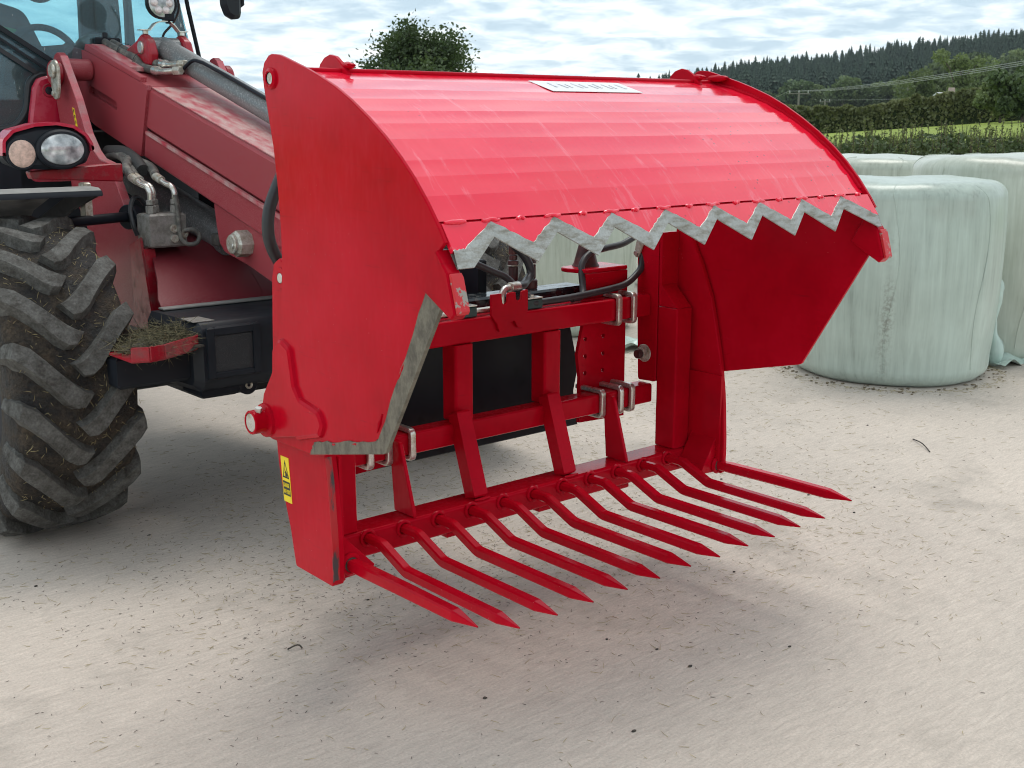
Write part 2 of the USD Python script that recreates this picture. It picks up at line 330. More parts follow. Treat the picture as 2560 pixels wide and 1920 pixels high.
two_tone('ram_steel', (0.16, 0.165, 0.165), (0.34, 0.34, 0.33), 0.52, 0.68, 120.0, rough=(0.35, 0.6), metal=0.3, detail=3.0)
two_tone('rusty_pin', (0.10, 0.03, 0.028), (0.045, 0.02, 0.02), 0.4, 0.6, 24.0, rough=(0.35, 0.5), metal=0.2)
two_tone('worn_tooth', (0.48, 0.006, 0.012), (0.26, 0.24, 0.21), 0.53, 0.58, 48.0, rough=(0.3, 0.5), detail=4.0)
plain('black_paint', (0.006, 0.007, 0.010), 0.42, spec=0.2, var=0.4, scale=14, bump=0.05)
two_tone('wet_black', (0.010, 0.012, 0.014), (0.05, 0.052, 0.05), 0.52, 0.6, 30.0, rough=(0.12, 0.3), bump=0.1)
plain('black_plastic', (0.009, 0.011, 0.015), 0.5, spec=0.3, var=0.35, scale=8, bump=0.12, bscale=300)
plain('rubber_hose', (0.018, 0.018, 0.020), 0.42, var=0.4, scale=30, bump=0.05)
two_tone('dusty_hose', (0.07, 0.065, 0.058), (0.20, 0.185, 0.16), 0.45, 0.68, 30.0, rough=(0.55, 0.8), fine=(300, 0.2))
plain('clamp_plastic', (0.010, 0.035, 0.035), 0.42, var=0.2)
two_tone('mesh_black', (0.012, 0.013, 0.015), (0.10, 0.10, 0.105), 0.60, 0.68, 330.0, rough=(0.5, 0.6), detail=2.0, bump=0.5)
plain('guard_edge', (0.22, 0.215, 0.20), 0.7, var=0.25, scale=20)
plain('yellow_label', (0.80, 0.60, 0.015), 0.4, var=0.05)
plain('black_print', (0.010, 0.010, 0.008), 0.45, var=0.1)
plain('white_label', (0.70, 0.69, 0.69), 0.35, var=0.04, scale=14)
plain('faded_print', (0.60, 0.61, 0.64), 0.5, var=0.3, scale=60)  # pale tone carries the glare lying over the lettering
plain('lens_orange', (0.62, 0.42, 0.34), 0.3, var=0.3, scale=60, bump=0.6, bscale=260)
look('lens', {"g": ("geometry", {}), "n": ("noise_texture", {"scale": 22.0, "detail": 3.0}), "c": ("rgb_ramp", {"ramp": [(0.3, (0.16, 0.17, 0.175)), (0.52, (0.42, 0.43, 0.43)), (0.7, (0.80, 0.80, 0.79))]}),
    "p": ("principled_bsdf", {"roughness": 0.16, "metallic": 0.35, "coat_weight": 1.0, "coat_roughness": 0.03})}, [("g.position", "n.vector"), ("n.fac", "c.fac"), ("c.color", "p.base_color")])
plain('lamp_chip', (0.62, 0.55, 0.54), 0.25, var=0.15, metal=0.3, coat=0.6)
# mud-caked tyre: lug faces rubbed grey, mud with chopped straw between
two_tone('tyre_lug', (0.105, 0.102, 0.094), (0.036, 0.031, 0.026), 0.36, 0.74, 22.0, rough=(0.7, 0.9), bump=0.5, dist=0.006, fine=(110, 0.35), spec=0.25)
two_tone('tyre_mud', (0.018, 0.016, 0.015), (0.065, 0.049, 0.035), 0.42, 0.66, 11.0, rough=(0.6, 0.95), bump=1.0, dist=0.012, fine=(70, 0.5), spec=0.3)
two_tone('straw', (0.40, 0.33, 0.17), (0.22, 0.17, 0.08), 0.4, 0.6, 30.0, rough=(0.8, 0.8))
two_tone('old_straw', (0.17, 0.14, 0.085), (0.10, 0.085, 0.055), 0.4, 0.6, 30.0, rough=(0.85, 0.85))
two_tone('hay_mix', (0.17, 0.145, 0.075), (0.055, 0.05, 0.028), 0.42, 0.58, 60.0, rough=(0.85, 0.85))
plain('hose_loom', (0.030, 0.029, 0.028), 0.7, var=0.4, scale=60, bump=0.5, bscale=220)
two_tone('dark_dirt', (0.030, 0.026, 0.022), (0.075, 0.062, 0.048), 0.4, 0.6, 40.0, rough=(0.9, 0.9))
plain('jacket', (0.020, 0.024, 0.030), 0.8, var=0.3, scale=12, bump=0.4, bscale=25)
plain('skin', (0.42, 0.24, 0.18), 0.5, var=0.08, scale=8)
plain('hair', (0.05, 0.035, 0.025), 0.6)
plain('green_patch', (0.03, 0.22, 0.06), 0.6)
plain('cab_trim', (0.035, 0.040, 0.048), 0.6, var=0.25)
plain('cab_dark', (0.016, 0.018, 0.022), 0.6, var=0.25)
look('cab_glass', {"t": ("transparent_bsdf", {"color": (0.50, 0.76, 0.82)}), "gl": ("glossy_bsdf", {"color": (0.9, 0.95, 1.0), "roughness": 0.03}),
    "d": ("diffuse_bsdf", {"color": (0.55, 0.55, 0.52)}), "g": ("geometry", {}), "m": ("mapping", {"scale": (14.0, 14.0, 3.5)}), "n": ("noise_texture", {"scale": 3.0, "detail": 6.0, "roughness": 0.7}),
    "sp": ("map_range", {"from_min": 0.66, "from_max": 0.72, "to_min": 0.035, "to_max": 0.75, "clamp": True}), "fr": ("fresnel", {"IOR": 1.5}), "a": ("mix_closure", {}), "b": ("mix_closure", {})},
    [("g.position", "m.vector"), ("m.vector", "n.vector"), ("n.fac", "sp.value"), ("fr.fac", "a.fac"), ("t.BSDF", "a.closure1"), ("gl.BSDF", "a.closure2"), ("sp.result", "b.fac"), ("a.closure", "b.closure1"), ("d.BSDF", "b.closure2")], surface='b.closure')
# stretch film round the bales: pale green, dusty, with vertical laps and streaks
def film(name, a, b, seed, stain=False):
    extra = {} if not stain else {"q": ("vector_math", {"math_type": "dot_product", "vector2": (0.7594, -0.6506, 0.0)}), "qd": ("math", {"math_type": "subtract", "value2": STAIN_U}), "qa": ("math", {"math_type": "absolute"}), "qm": ("map_range", {"from_min": 0.012, "from_max": 0.055, "to_min": 1.0, "to_max": 0.0, "clamp": True}),
        "z": ("separate_xyz", {}), "zm": ("rgb_ramp", {"ramp": [(0.0, (0.2, 0, 0)), (0.18, (0.5, 0, 0)), (0.42, (1, 0, 0)), (0.62, (0.75, 0, 0)), (0.72, (0.1, 0, 0)), (0.95, (0.35, 0, 0)), (1.0, (0, 0, 0))]}), "zs": ("separate_color", {}),
        "fn": ("noise_texture", {"scale": 38.0, "detail": 6.0, "roughness": 0.75}), "fm": ("map_range", {"from_min": 0.46, "from_max": 0.56, "to_min": 0.0, "to_max": 0.45, "clamp": True}), "x1": ("math", {"math_type": "multiply"}), "x2": ("math", {"math_type": "multiply"}), "c3": ("mix", {"mix_type": "mix", "color2": (0.085, 0.055, 0.035)})}
    el = [] if not stain else [("g.position", "q.vector1"), ("q.value", "qd.value1"), ("qd.value", "qa.value1"), ("qa.value", "qm.value"), ("g.position", "z.vector"), ("z.z", "zm.fac"), ("zm.color", "zs.color"), ("g.position", "fn.vector"), ("fn.fac", "fm.value"), ("qm.result", "x1.value1"), ("zs.r", "x1.value2"), ("x1.value", "x2.value1"), ("fm.result", "x2.value2"), ("c2.color", "c3.color1"), ("x2.value", "c3.fac"), ("c3.color", "p.base_color")]
    look(name, {**extra,
        "tc": ("texture_coordinate", {}), "g": ("geometry", {}), "m": ("mapping", {"location": (seed, 0, 0), "scale": (11.0, 11.0, 0.55)}), "s": ("noise_texture", {"scale": 2.6, "detail": 7.0, "roughness": 0.68, "distortion": 0.3}),
        "n": ("noise_texture", {"scale": 2.1, "detail": 5.0, "roughness": 0.6}), "mx": ("mix_float", {"fac": 0.42}),
        "c": ("rgb_ramp", {"ramp": [(0.30, tuple(0.78*np.array(b))), (0.44, tuple(0.6*np.array(b)+0.4*np.array(a))), (0.60, a), (0.74, tuple(np.minimum(1.10*np.array(a), 0.86)))]}),
        "d": ("noise_texture", {"scale": 1.25, "detail": 4.0}), "dm": ("map_range", {"from_min": 0.60, "from_max": 0.74, "to_min": 0.0, "to_max": 0.55, "clamp": True}), "c2": ("mix", {"mix_type": "mix", "color2": (0.20, 0.17, 0.13)}),
        "bu": ("bump", {"strength": 0.14, "distance": 0.010}), "p": ("principled_bsdf", {"roughness": 0.34, "specular_ior_level": 0.5, "coat_weight": 0.2, "coat_roughness": 0.15})},
        [("g.position", "m.vector"), ("m.vector", "s.vector"), ("g.position", "n.vector"), ("s.fac", "mx.a"), ("n.fac", "mx.b"), ("mx.result", "c.fac"), ("g.position", "d.vector"), ("d.fac", "dm.value"),
         ("c.color", "c2.color1"), ("dm.result", "c2.fac"), ("s.fac", "bu.height"), ("bu.normal", "p.normal")] + (el or [("c2.color", "p.base_color")]))
STAIN_U = 3.87*0.7594 - 1.02*0.6506
film('film_green', (0.39, 0.455, 0.395), (0.27, 0.315, 0.27), 0.0, stain=True)
film('film_white', (0.45, 0.48, 0.405), (0.31, 0.335, 0.265), 3.0)
film('film_loose', (0.50, 0.61, 0.54), (0.36, 0.44, 0.39), 5.0)
two_tone('bale_dirt', (0.10, 0.075, 0.045), (0.22, 0.17, 0.11), 0.4, 0.6, 40.0, rough=(0.9, 0.9))
# yard: brushed, dusty concrete
look('concrete', {
    "g": ("geometry", {}), "n1": ("noise_texture", {"scale": 0.55, "detail": 5.0, "roughness": 0.6}), "c1": ("rgb_ramp", {"ramp": [(0.30, (0.435, 0.380, 0.328)), (0.5, (0.515, 0.447, 0.385)), (0.72, (0.580, 0.500, 0.428))]}),
    "m": ("mapping", {"scale": (3.0, 16.0, 1.0), "rotation": (0.0, 0.0, 0.45)}), "n2": ("noise_texture", {"scale": 4.0, "detail": 7.0, "roughness": 0.72, "distortion": 0.5}), "k2": ("map_range", {"from_min": 0.25, "from_max": 0.75, "to_min": 0.80, "to_max": 1.16}),
    "n3": ("noise_texture", {"scale": 120.0, "detail": 4.0, "roughness": 0.75}), "k3": ("map_range", {"from_min": 0.3, "from_max": 0.7, "to_min": 0.83, "to_max": 1.14}),
    "kk": ("math", {"math_type": "multiply"}), "mu": ("vector_math", {"math_type": "scale"}),
    "st": ("noise_texture", {"scale": 1.3, "detail": 6.0, "roughness": 0.65}), "sm": ("map_range", {"from_min": 0.55, "from_max": 0.74, "to_min": 0.0, "to_max": 0.50, "clamp": True}), "c2": ("mix", {"mix_type": "mix", "color2": (0.19, 0.17, 0.145)}),
    "v": ("voronoi_texture", {"scale": 24.0}), "vd": ("map_range", {"from_min": 0.05, "from_max": 0.09, "to_min": 0.7, "to_max": 0.0, "clamp": True}), "vn": ("noise_texture", {"scale": 3.0, "detail": 3.0}), "vm": ("map_range", {"from_min": 0.58, "from_max": 0.66, "to_min": 0.0, "to_max": 1.0, "clamp": True}),
    "vx": ("math", {"math_type": "multiply"}), "c3": ("mix", {"mix_type": "mix", "color2": (0.07, 0.06, 0.05)}),
    "hh": ("math", {"math_type": "multiply_add", "value2": 0.6}), "bu": ("bump", {"strength": 0.7, "distance": 0.006}), "p": ("principled_bsdf", {"roughness": 0.82, "specular_ior_level": 0.3})},
    [("g.position", "n1.vector"), ("n1.fac", "c1.fac"), ("g.position", "m.vector"), ("m.vector", "n2.vector"), ("n2.fac", "k2.value"), ("g.position", "n3.vector"), ("n3.fac", "k3.value"),
     ("k2.result", "kk.value1"), ("k3.result", "kk.value2"), ("c1.color", "mu.vector1"), ("kk.value", "mu.scale"), ("g.position", "st.vector"), ("st.fac", "sm.value"), ("mu.vector", "c2.color1"), ("sm.result", "c2.fac"),
     ("g.position", "v.vector"), ("v.distance", "vd.value"), ("g.position", "vn.vector"), ("vn.fac", "vm.value"), ("vd.result", "vx.value1"), ("vm.result", "vx.value2"), ("c2.color", "c3.color1"), ("vx.value", "c3.fac"),
     ("c3.color", "p.base_color"), ("n3.fac", "hh.value1"), ("n2.fac", "hh.value3"), ("hh.value", "bu.height"), ("bu.normal", "p.normal")])
two_tone('field_grass', (0.24, 0.30, 0.05), (0.16, 0.21, 0.04), 0.4, 0.65, 0.5, rough=(0.9, 0.9), fine=(6, 0.25), spec=0.2)
two_tone('hill_floor', (0.030, 0.042, 0.018), (0.022, 0.030, 0.014), 0.4, 0.6, 0.05, rough=(0.95, 0.95), spec=0.1)
def foliage(name, a, b, rand=0.35, trans=0.35):
    """Leaf material whose tone varies from plant to plant and from clump to clump."""
    look(name, {"g": ("geometry", {}), "o": ("object_info", {}), "n": ("noise_texture", {"scale": 0.9, "detail": 3.0}), "ad": ("math", {"math_type": "multiply_add", "value2": rand}), "ro": ("math", {"math_type": "multiply", "value2": 0.55}), "sm": ("math", {"math_type": "add"}),
        "i": ("math", {"math_type": "multiply", "value2": 0.45}), "s2": ("math", {"math_type": "add"}),
        "c": ("rgb_ramp", {"ramp": [(0.25, a), (0.85, b)]}), "d": ("diffuse_bsdf", {}), "t": ("translucent_bsdf", {}), "x": ("mix_closure", {"fac": trans}), "gl": ("glossy_bsdf", {"roughness": 0.5, "color": (0.6, 0.65, 0.6)}), "y": ("mix_closure", {"fac": 0.06})},
        [("g.position", "n.vector"), ("n.fac", "ro.value1"), ("o.random", "ad.value1"), ("ro.value", "ad.value3"), ("g.random_per_island", "i.value1"), ("ad.value", "s2.value1"), ("i.value", "s2.value2"), ("s2.value", "c.fac"),
         ("c.color", "d.color"), ("c.color", "t.color"), ("d.BSDF", "x.closure1"), ("t.BSDF", "x.closure2"), ("x.closure", "y.closure1"), ("gl.BSDF", "y.closure2")], surface='y.closure')
foliage('leaf_ash', (0.040, 0.064, 0.020), (0.135, 0.170, 0.060))
foliage('leaf_oak', (0.065, 0.10, 0.04), (0.21, 0.26, 0.085))
foliage('leaf_hedge', (0.11, 0.125, 0.045), (0.36, 0.35, 0.16), rand=0.1)
foliage('leaf_weed', (0.12, 0.145, 0.04), (0.36, 0.39, 0.15), rand=0.0)
foliage('leaf_bramble', (0.06, 0.085, 0.03), (0.21, 0.25, 0.10), rand=0.0)
foliage('needles', (0.013, 0.030, 0.020), (0.042, 0.070, 0.040), trans=0.15)
plain('bark', (0.075, 0.060, 0.045), 0.9, var=0.3, scale=14)
plain('brown_stem', (0.080, 0.055, 0.035), 0.9, var=0.3)
plain('pole_wood', (0.15, 0.14, 0.12), 0.85)
plain('wire_grey', (0.30, 0.31, 0.30), 0.5, metal=0.3)
plain('render_white', (0.72, 0.71, 0.68), 0.8)
plain('roof_grey', (0.46, 0.47, 0.48), 0.6)
plain('roof_tile', (0.34, 0.26, 0.23), 0.8, var=0.2)
plain('window_dark', (0.02, 0.025, 0.03), 0.15)
# ------------------------------------------------------------------ the shear grab (its own attachment, hung on the loader's hitch)
grab = thing('shear_grab', (0, 0, 0.33), 'bright red toothed silage shear grab with curved hood and a row of long tines', 'shear grab')
HOOD = [(0.0, 1.824), (-0.039, 1.821), (-0.075, 1.811), (-0.126, 1.796), (-0.178, 1.781), (-0.235, 1.762), (-0.314, 1.732), (-0.385, 1.698), (-0.459, 1.656), (-0.530, 1.610), (-0.594, 1.561), (-0.648, 1.513), (-0.700, 1.458), (-0.747, 1.400), (-0.768, 1.369)]
REAR = [(0.017, 1.820), (0.041, 1.803), (0.054, 1.776), (0.048, 1.734), (0.028, 1.650), (0.010, 1.575), (-0.005, 1.460), (-0.012, 1.350), (-0.012, 1.280), (-0.004, 1.195), (0.020, 1.060), (0.046, 0.985), (0.078, 0.905), (0.112, 0.850), (0.132, 0.800), (0.126, 0.750), (0.095, 0.718)]
CHEEK = HOOD + [(-0.749, 1.350), (-0.700, 1.262), (-0.700, 1.205), (-0.488, 0.818), (-0.470, 0.800), (-0.150, 0.718)] + REAR[::-1]
XL0, XL1, XR0, XR1 = -0.923, -0.911, 0.851, 0.863
obj('side_cheek', prism(CHEEK, XL0, XL1, 'x', 0.002), 'red_paint', grab)
CHEEK_R = HOOD + [(-0.749, 1.350), (-0.700, 1.262), (-0.757, 1.214), (-0.513, 0.806), (-0.503, 0.800), (-0.150, 0.718)] + REAR[::-1]
obj('side_cheek', prism(CHEEK_R, XR0, XR1, 'x', 0.002), 'red_paint', grab)
BLADE = [(-0.133, 0.719), (-0.503, 0.800), (-0.513, 0.806), (-0.757, 1.214), (-0.722, 1.246), (-0.700, 1.250), (-0.478, 0.834), (-0.470, 0.829), (-0.155, 0.760)]
rk = np.random.default_rng(8)
def ragged(P, k0, n=14, a=0.0035):
    """The blade's inner side with the torn edge of the paint."""
    out = list(P[:k0])
    for p, q in zip(P[k0:], P[k0+1:] + P[:1]):
        for t in np.linspace(0, 1, n, endpoint=False): out.append((p[0]*(1-t)+q[0]*t + rk.uniform(-a, a)*(0 < t), p[1]*(1-t)+q[1]*t + rk.uniform(-a, a)*(0 < t)))
    return out
BLADE = ragged(BLADE, 5)
obj('cheek_blade', prism(BLADE, -0.9275, -0.9155, 'x', 0.0005), 'scraped_steel', grab)
for (ya, za), (yb, zb), r in (((-0.245, 0.772), (-0.275, 0.779), .005), ((-0.345, 0.794), (-0.385, 0.803), .006), ((-0.470, 0.852), (-0.495, 0.905), .005), ((-0.560, 0.985), (-0.615, 1.078), .005), ((-0.660, 1.16), (-0.700, 1.25), .0035)):
    P = np.array([(-0.9235, ya+(yb-ya)*t, za+(zb-za)*t) for t in np.linspace(0, 1, 9)]); obj('tack_weld', tube(P, r*(0.3+0.7*np.sin(np.linspace(0.2, PI-0.2, 9)))*rk.uniform(0.8, 1.2, 9), 8), 'red_paint', grab)
obj('cheek_blade', prism([(y + 0.003*(y < -0.4), z) for y, z in BLADE], 0.8635, 0.8695, 'x', 0.002), 'scraped_steel', grab)
TOOTH = rounded([(-0.749, 1.352), (-0.691, 1.251), (-0.803, 1.190), (-0.820, 1.206), (-0.792, 1.301)], 0.004)
for x0, x1 in ((-0.936, -0.894), (0.836, 0.878)):
    t = obj('corner_tooth', prism(TOOTH, x0, x1, 'x', 0.004), 'red_paint', grab)
    obj('worn_edge', prism([(-0.824, 1.204), (-0.8205, 1.209), (-0.7945, 1.296), (-0.798, 1.299), (-0.806, 1.290), (-0.829, 1.212)], x0+0.004, x1-0.002, 'x', 0.001), 'worn_tooth', t)
# hood sheet, pressed into facets
hp = np.array(HOOD); d = np.gradient(hp, axis=0); d /= np.linalg.norm(d, axis=1, keepdims=True); hp_in = hp + np.stack([-d[:, 1], d[:, 0]], 1)*np.interp(np.arange(len(hp)), [0, 5, 14], [0.037, 0.028, 0.011])[:, None]
seg = np.concatenate([[0], np.cumsum(np.linalg.norm(np.diff(hp_in, axis=0), axis=1))])
def hood_at(s): return np.array([np.interp(s, seg, hp_in[:, 0]), np.interp(s, seg, hp_in[:, 1])])
S0 = 0.066
bends = [S0, 0.160, 0.255, 0.330, 0.405, 0.471, 0.544, 0.631, 0.690, 0.755, 0.832]
knots = [hood_at(s) for s in bends]
xs = np.linspace(XL1+0.001, XR0-0.001, 90); tv, tf, sheet, nr = [], [], [], []
for a, b in zip(knots, knots[1:]):                                  # each pressed facet is a shallow trough between two bends
    u = (b-a)/np.linalg.norm(b-a); nf = np.array([u[1], -u[0]]); nf = nf if nf[1] > 0 else -nf
    k = np.linspace(0, 1, 7); line = a[None] + (b-a)[None]*k[:, None] - nf[None]*(0.0009*np.sin(PI*k))[:, None]
    w = (meshkit.fbm(np.stack([*np.meshgrid(xs*2.2, line[:, 1]*5, indexing='ij'), np.zeros((90, 7))], -1), 3, 5) - 0.5)*0.004
    for off in (0.0, -0.006):
        q = line[None] + nf[None, None]*(w + off)[..., None]
        V = np.concatenate([np.repeat(xs[:, None, None], 7, 1), q], 2).reshape(-1, 3)
        i, j = np.meshgrid(np.arange(89), np.arange(6), indexing='ij'); i, j = i.ravel(), j.ravel()
        F = tri(np.stack([i*7+j, (i+1)*7+j, (i+1)*7+j+1, i*7+j+1], 1))
        up = np.cross(V[F[0][1]]-V[F[0][0]], V[F[0][2]]-V[F[0][0]]) @ [0, *nf]
        tv.append(V); tf.append(F if (up > 0) == (off == 0) else F[:, ::-1])
    sheet += list(line[:-1]); nr += [nf]*6
sheet, nr = np.array(sheet), np.array(nr)
hood = obj('hood_sheet', join(list(zip(tv, tf))), 'hood_paint', grab, smooth=True)
obj('ridge_rod', cyl((XL1, -0.066, 1.781), (XR0, -0.066, 1.781), 0.0075, 14), 'red_paint', grab)
obj('lower_lip', bar((XL1, -0.715, 1.402), (XR0, -0.715, 1.402), 0.010, 0.03, (0, -0.585, -0.811)), 'red_paint', hood)
for (x0, x1, sg) in ((XL1, XL1+0.012, 1), (XR0-0.014, XR0, -1)):                      # seam weld along the cheeks
    P = np.stack([np.full(len(sheet), x0 if sg > 0 else x1), sheet[:, 0], sheet[:, 1]], 1) + np.concatenate([np.zeros((len(sheet), 1)), nr*0.002], 1)
    P = np.vstack([P[:-1] + (P[1:]-P[:-1])*t for t in (0, .25, .5, .75)]); P = P[np.argsort(-P[:, 2])]
    obj('seam_weld', tube(P, 0.006 + 0.0025*meshkit.noise(P*90), 8), 'red_paint', hood)
# white name plate on the first facet (glare over its lettering is painted into the pale marks)
s_a, s_b = 0.160, 0.255
pa, pb = hood_at(s_a), hood_at(s_b); nn = np.array([pa[1]-pb[1], pb[0]-pa[0]]); nn = nn/np.linalg.norm(nn); nn = nn if nn[1] > 0 else -nn
def on_hood(x, s, up): p = hood_at(S0+s); return np.array([x, *(p + nn*up)])
def hood_card(x0, x1, sa, sb, up, slant=0.0):
    v = [on_hood(x0, sa, up), on_hood(x1, sa, up), on_hood(x1+slant, sb, up), on_hood(x0+slant, sb, up)]
    v += [p - np.array([0, *nn])*0.0012 for p in v]
    return np.array(v), tri([[0, 3, 2, 1], [4, 5, 6, 7], [0, 1, 5, 4], [1, 2, 6, 5], [2, 3, 7, 6], [3, 0, 4, 7]])
card = obj('name_plate', hood_card(-0.095, 0.300, 0.060, 0.180, 0.0022, 0.0), 'white_label', grab, smooth=False)
for k, x in enumerate((-0.04, -0.005, 0.025, 0.06, 0.09, 0.125, 0.155, 0.19, 0.22, 0.255)):
    obj('faded_mark', hood_card(x, x+0.009, 0.085 + 0.006*(k % 3), 0.135 + 0.004*(k % 2), 0.0030, 0.004*((k % 2)*2-1)), 'faded_print', card, smooth=False)
# toothed shear plate
sd, sn = np.array([-0.585, -0.811]), np.array([-0.811, 0.585]); s_org = np.array([-0.735, 1.411])
def on_plate(x, s, n): p = s_org + sd*(s + 0.003*(s < 0.003)) + sn*(n + 0.002); return (x, p[0], p[1])
top_z, out_z = [(-0.908, 0.078)], [(-0.908, 0.120)]
for k in range(8):
    v = -0.759 + 0.208*k
    if k == 0: top_z += [(-0.872, 0.076)]; out_z += [(-0.858, 0.120)]
    else: top_z.append((v-0.104, 0.074)); out_z.append((v-0.104, 0.121))
    top_z.append((v, 0.006)); out_z.append((v, 0.043))
top_z += [(0.838, 0.084)]; out_z += [(0.832, 0.120)]; top_z.append((0.848, 0.084)); out_z.append((0.850, 0.120))
TH = 0.014
def plate_from(poly):
    v, f = prism(poly, -TH, 0, 'z', 0.0008)
    return np.array([on_plate(*p) for p in v]), f
fx = lambda m: (m[0], m[1] if trimesh.Trimesh(*m, process=False).volume > 0 else m[1][:, ::-1])
shear = obj('shear_plate', fx(plate_from(top_z + [(0.848, 0.0), (-0.908, 0.0)])), 'hood_paint', grab, smooth=False)
n = len(top_z); rj = np.random.default_rng(3)
sub = []                                                            # ragged boundary between paint and ground edge
for k in range(n-1):
    for t in np.linspace(0, 1, 9, endpoint=False): sub.append((k, t))
sub.append((n-2, 1.0)); tz, oz = np.array(top_z), np.array(out_z)
T = np.array([tz[k]*(1-t)+tz[k+1]*t for k, t in sub]); O = np.array([oz[k]*(1-t)+oz[k+1]*t for k, t in sub]); T[1:-1, 1] += rj.uniform(-0.003, 0.002, len(T)-2)
V = np.array([on_plate(x, s, 0.0012) for x, s in T] + [on_plate(x, s, -0.010) for x, s in O] + [on_plate(x, s, -0.0135) for x, s in O] + [on_plate(x, s-0.02, -0.0135) for x, s in T])
L = len(T); k = np.arange(L-1)
F = np.vstack([tri(np.stack([a*L+k, a*L+k+1, b*L+k+1, b*L+k], 1)) for a, b in ((0, 1), (1, 2), (2, 3), (3, 0))])
obj('ground_edge', fx((V, F)), 'bare_steel', shear, smooth=25)
for k in range(8):                                                  # weld runs: one at each notch, a dab between
    v = -0.759 + 0.208*k
    for x0, ln, r in ((v+rj.uniform(-.006, .006), 0.055, 0.0048), (v+0.104+rj.uniform(-.012, .012), 0.026, 0.0050)):
        if x0 > 0.83: continue
        P = np.array([on_plate(x0 + ln*(t-0.5), -0.002 + 0.002*math.sin(9*t+k), 0.001) for t in np.linspace(0, 1, 9)])
        obj('weld_bead', tube(P, r*(0.35+0.65*np.sin(np.linspace(0.25, PI-0.25, 9))**0.6)*(0.9+0.25*rj.random(9)), 8), 'hood_paint', shear)
obj('weld_bead', tube([on_plate(x, -0.002, 0.001) for x in (-0.90, -0.88, -0.85, -0.835)], [0.003, 0.006, 0.006, 0.003], 8), 'hood_paint', shear)
# inner lifting ears on the hood's crest
EAR = [(-0.10, 1.775), (-0.065, 1.806), (-0.040, 1.822), (-0.012, 1.828), (0.018, 1.820), (0.040, 1.804), (0.054, 1.776), (0.05, 1.68), (-0.03, 1.66), (-0.12, 1.70)]
for x in (-0.745, 0.735):
    e = obj('hood_ear', prism(EAR, x, x+0.014, 'x', 0.002), 'red_paint', grab)
    obj('ear_weld', blob((x+0.016, -0.075, 1.795), (0.014, 0.035, 0.011), 4, 0.35), 'red_paint', e)
obj('crest_weld', blob((0.838, -0.095, 1.793), (0.014, 0.05, 0.012), 9, 0.35), 'red_paint', grab)
for x0, x1 in ((-0.929, -0.70), (0.72, 0.868)):                     # cylinder pins through cheek and ear
    pn = obj('cylinder_pin', cyl((x0, 0.003, 1.759), (x1, 0.003, 1.759), 0.0165, 22), 'zinc', grab)
    s = -1 if x0 < 0 else 1
    obj('pin_collar', lathe([(0.0165, 0), (0.030, 0), (0.028, -0.006), (0.020, -0.010), (0.0165, -0.008)], (XL0 if s < 0 else XR1+0.01, 0.003, 1.759), 'x', 22), 'red_paint', pn)
# hinge: thick pivot plates and bosses low on the cheeks
PIV = rounded([(0.132, 0.78), (0.108, 0.856), (0.052, 0.930), (0.045, 1.000), (0.003, 1.026), (-0.040, 1.008), (-0.049, 0.955), (-0.058, 0.905), (-0.088, 0.866), (-0.150, 0.856), (-0.188, 0.846), (-0.206, 0.820), (-0.190, 0.792), (-0.075, 0.761), (0.092, 0.724)], [.02, .01, .02, .02, .02, .02, .02, .03, .03, .02, .02, .015, .02, .02, .02], 3)
for x0, x1, xo in ((-0.935, -0.9225, -1), (0.8625, 0.875, 1)):
    pp = obj('pivot_plate', prism(PIV, x0, x1, 'x', 0.002), 'red_paint', grab)
    xa = (x0 if xo < 0 else x1)
    edge = np.vstack([PIV, PIV[:1]]); keep = edge[(edge[:, 0] < 0.03)]
    keep = np.vstack([p for p in spline(keep, 2)])
    obj('pivot_weld', tube(np.stack([np.full(len(keep), XL0 if xo < 0 else XR1), keep[:, 0], keep[:, 1]], 1), 0.0105 + 0.003*meshkit.noise(np.c_[keep*60, keep[:, :1]]), 8), 'red_paint', pp)
    obj('hinge_boss', lathe([(0.052, 0), (0.05, xo*0.008), (0.036, xo*0.012), (0.036, xo*0.050), (0.034, xo*0.053), (0.029, xo*0.053), (0.029, xo*0.050)], (xa, 0.100, 0.777), 'x', 26), 'red_paint', pp)
    obj('hinge_pin', cyl((xa-0.01*xo, 0.100, 0.777), (xa+xo*0.0515, 0.100, 0.777), 0.0285, 24), 'zinc', pp)
    obj('hinge_bolt', cyl((xa+xo*0.030, 0.090, 0.806), (xa+xo*0.030, 0.086, 0.822), 0.011, 6, 0.001), 'zinc', pp)
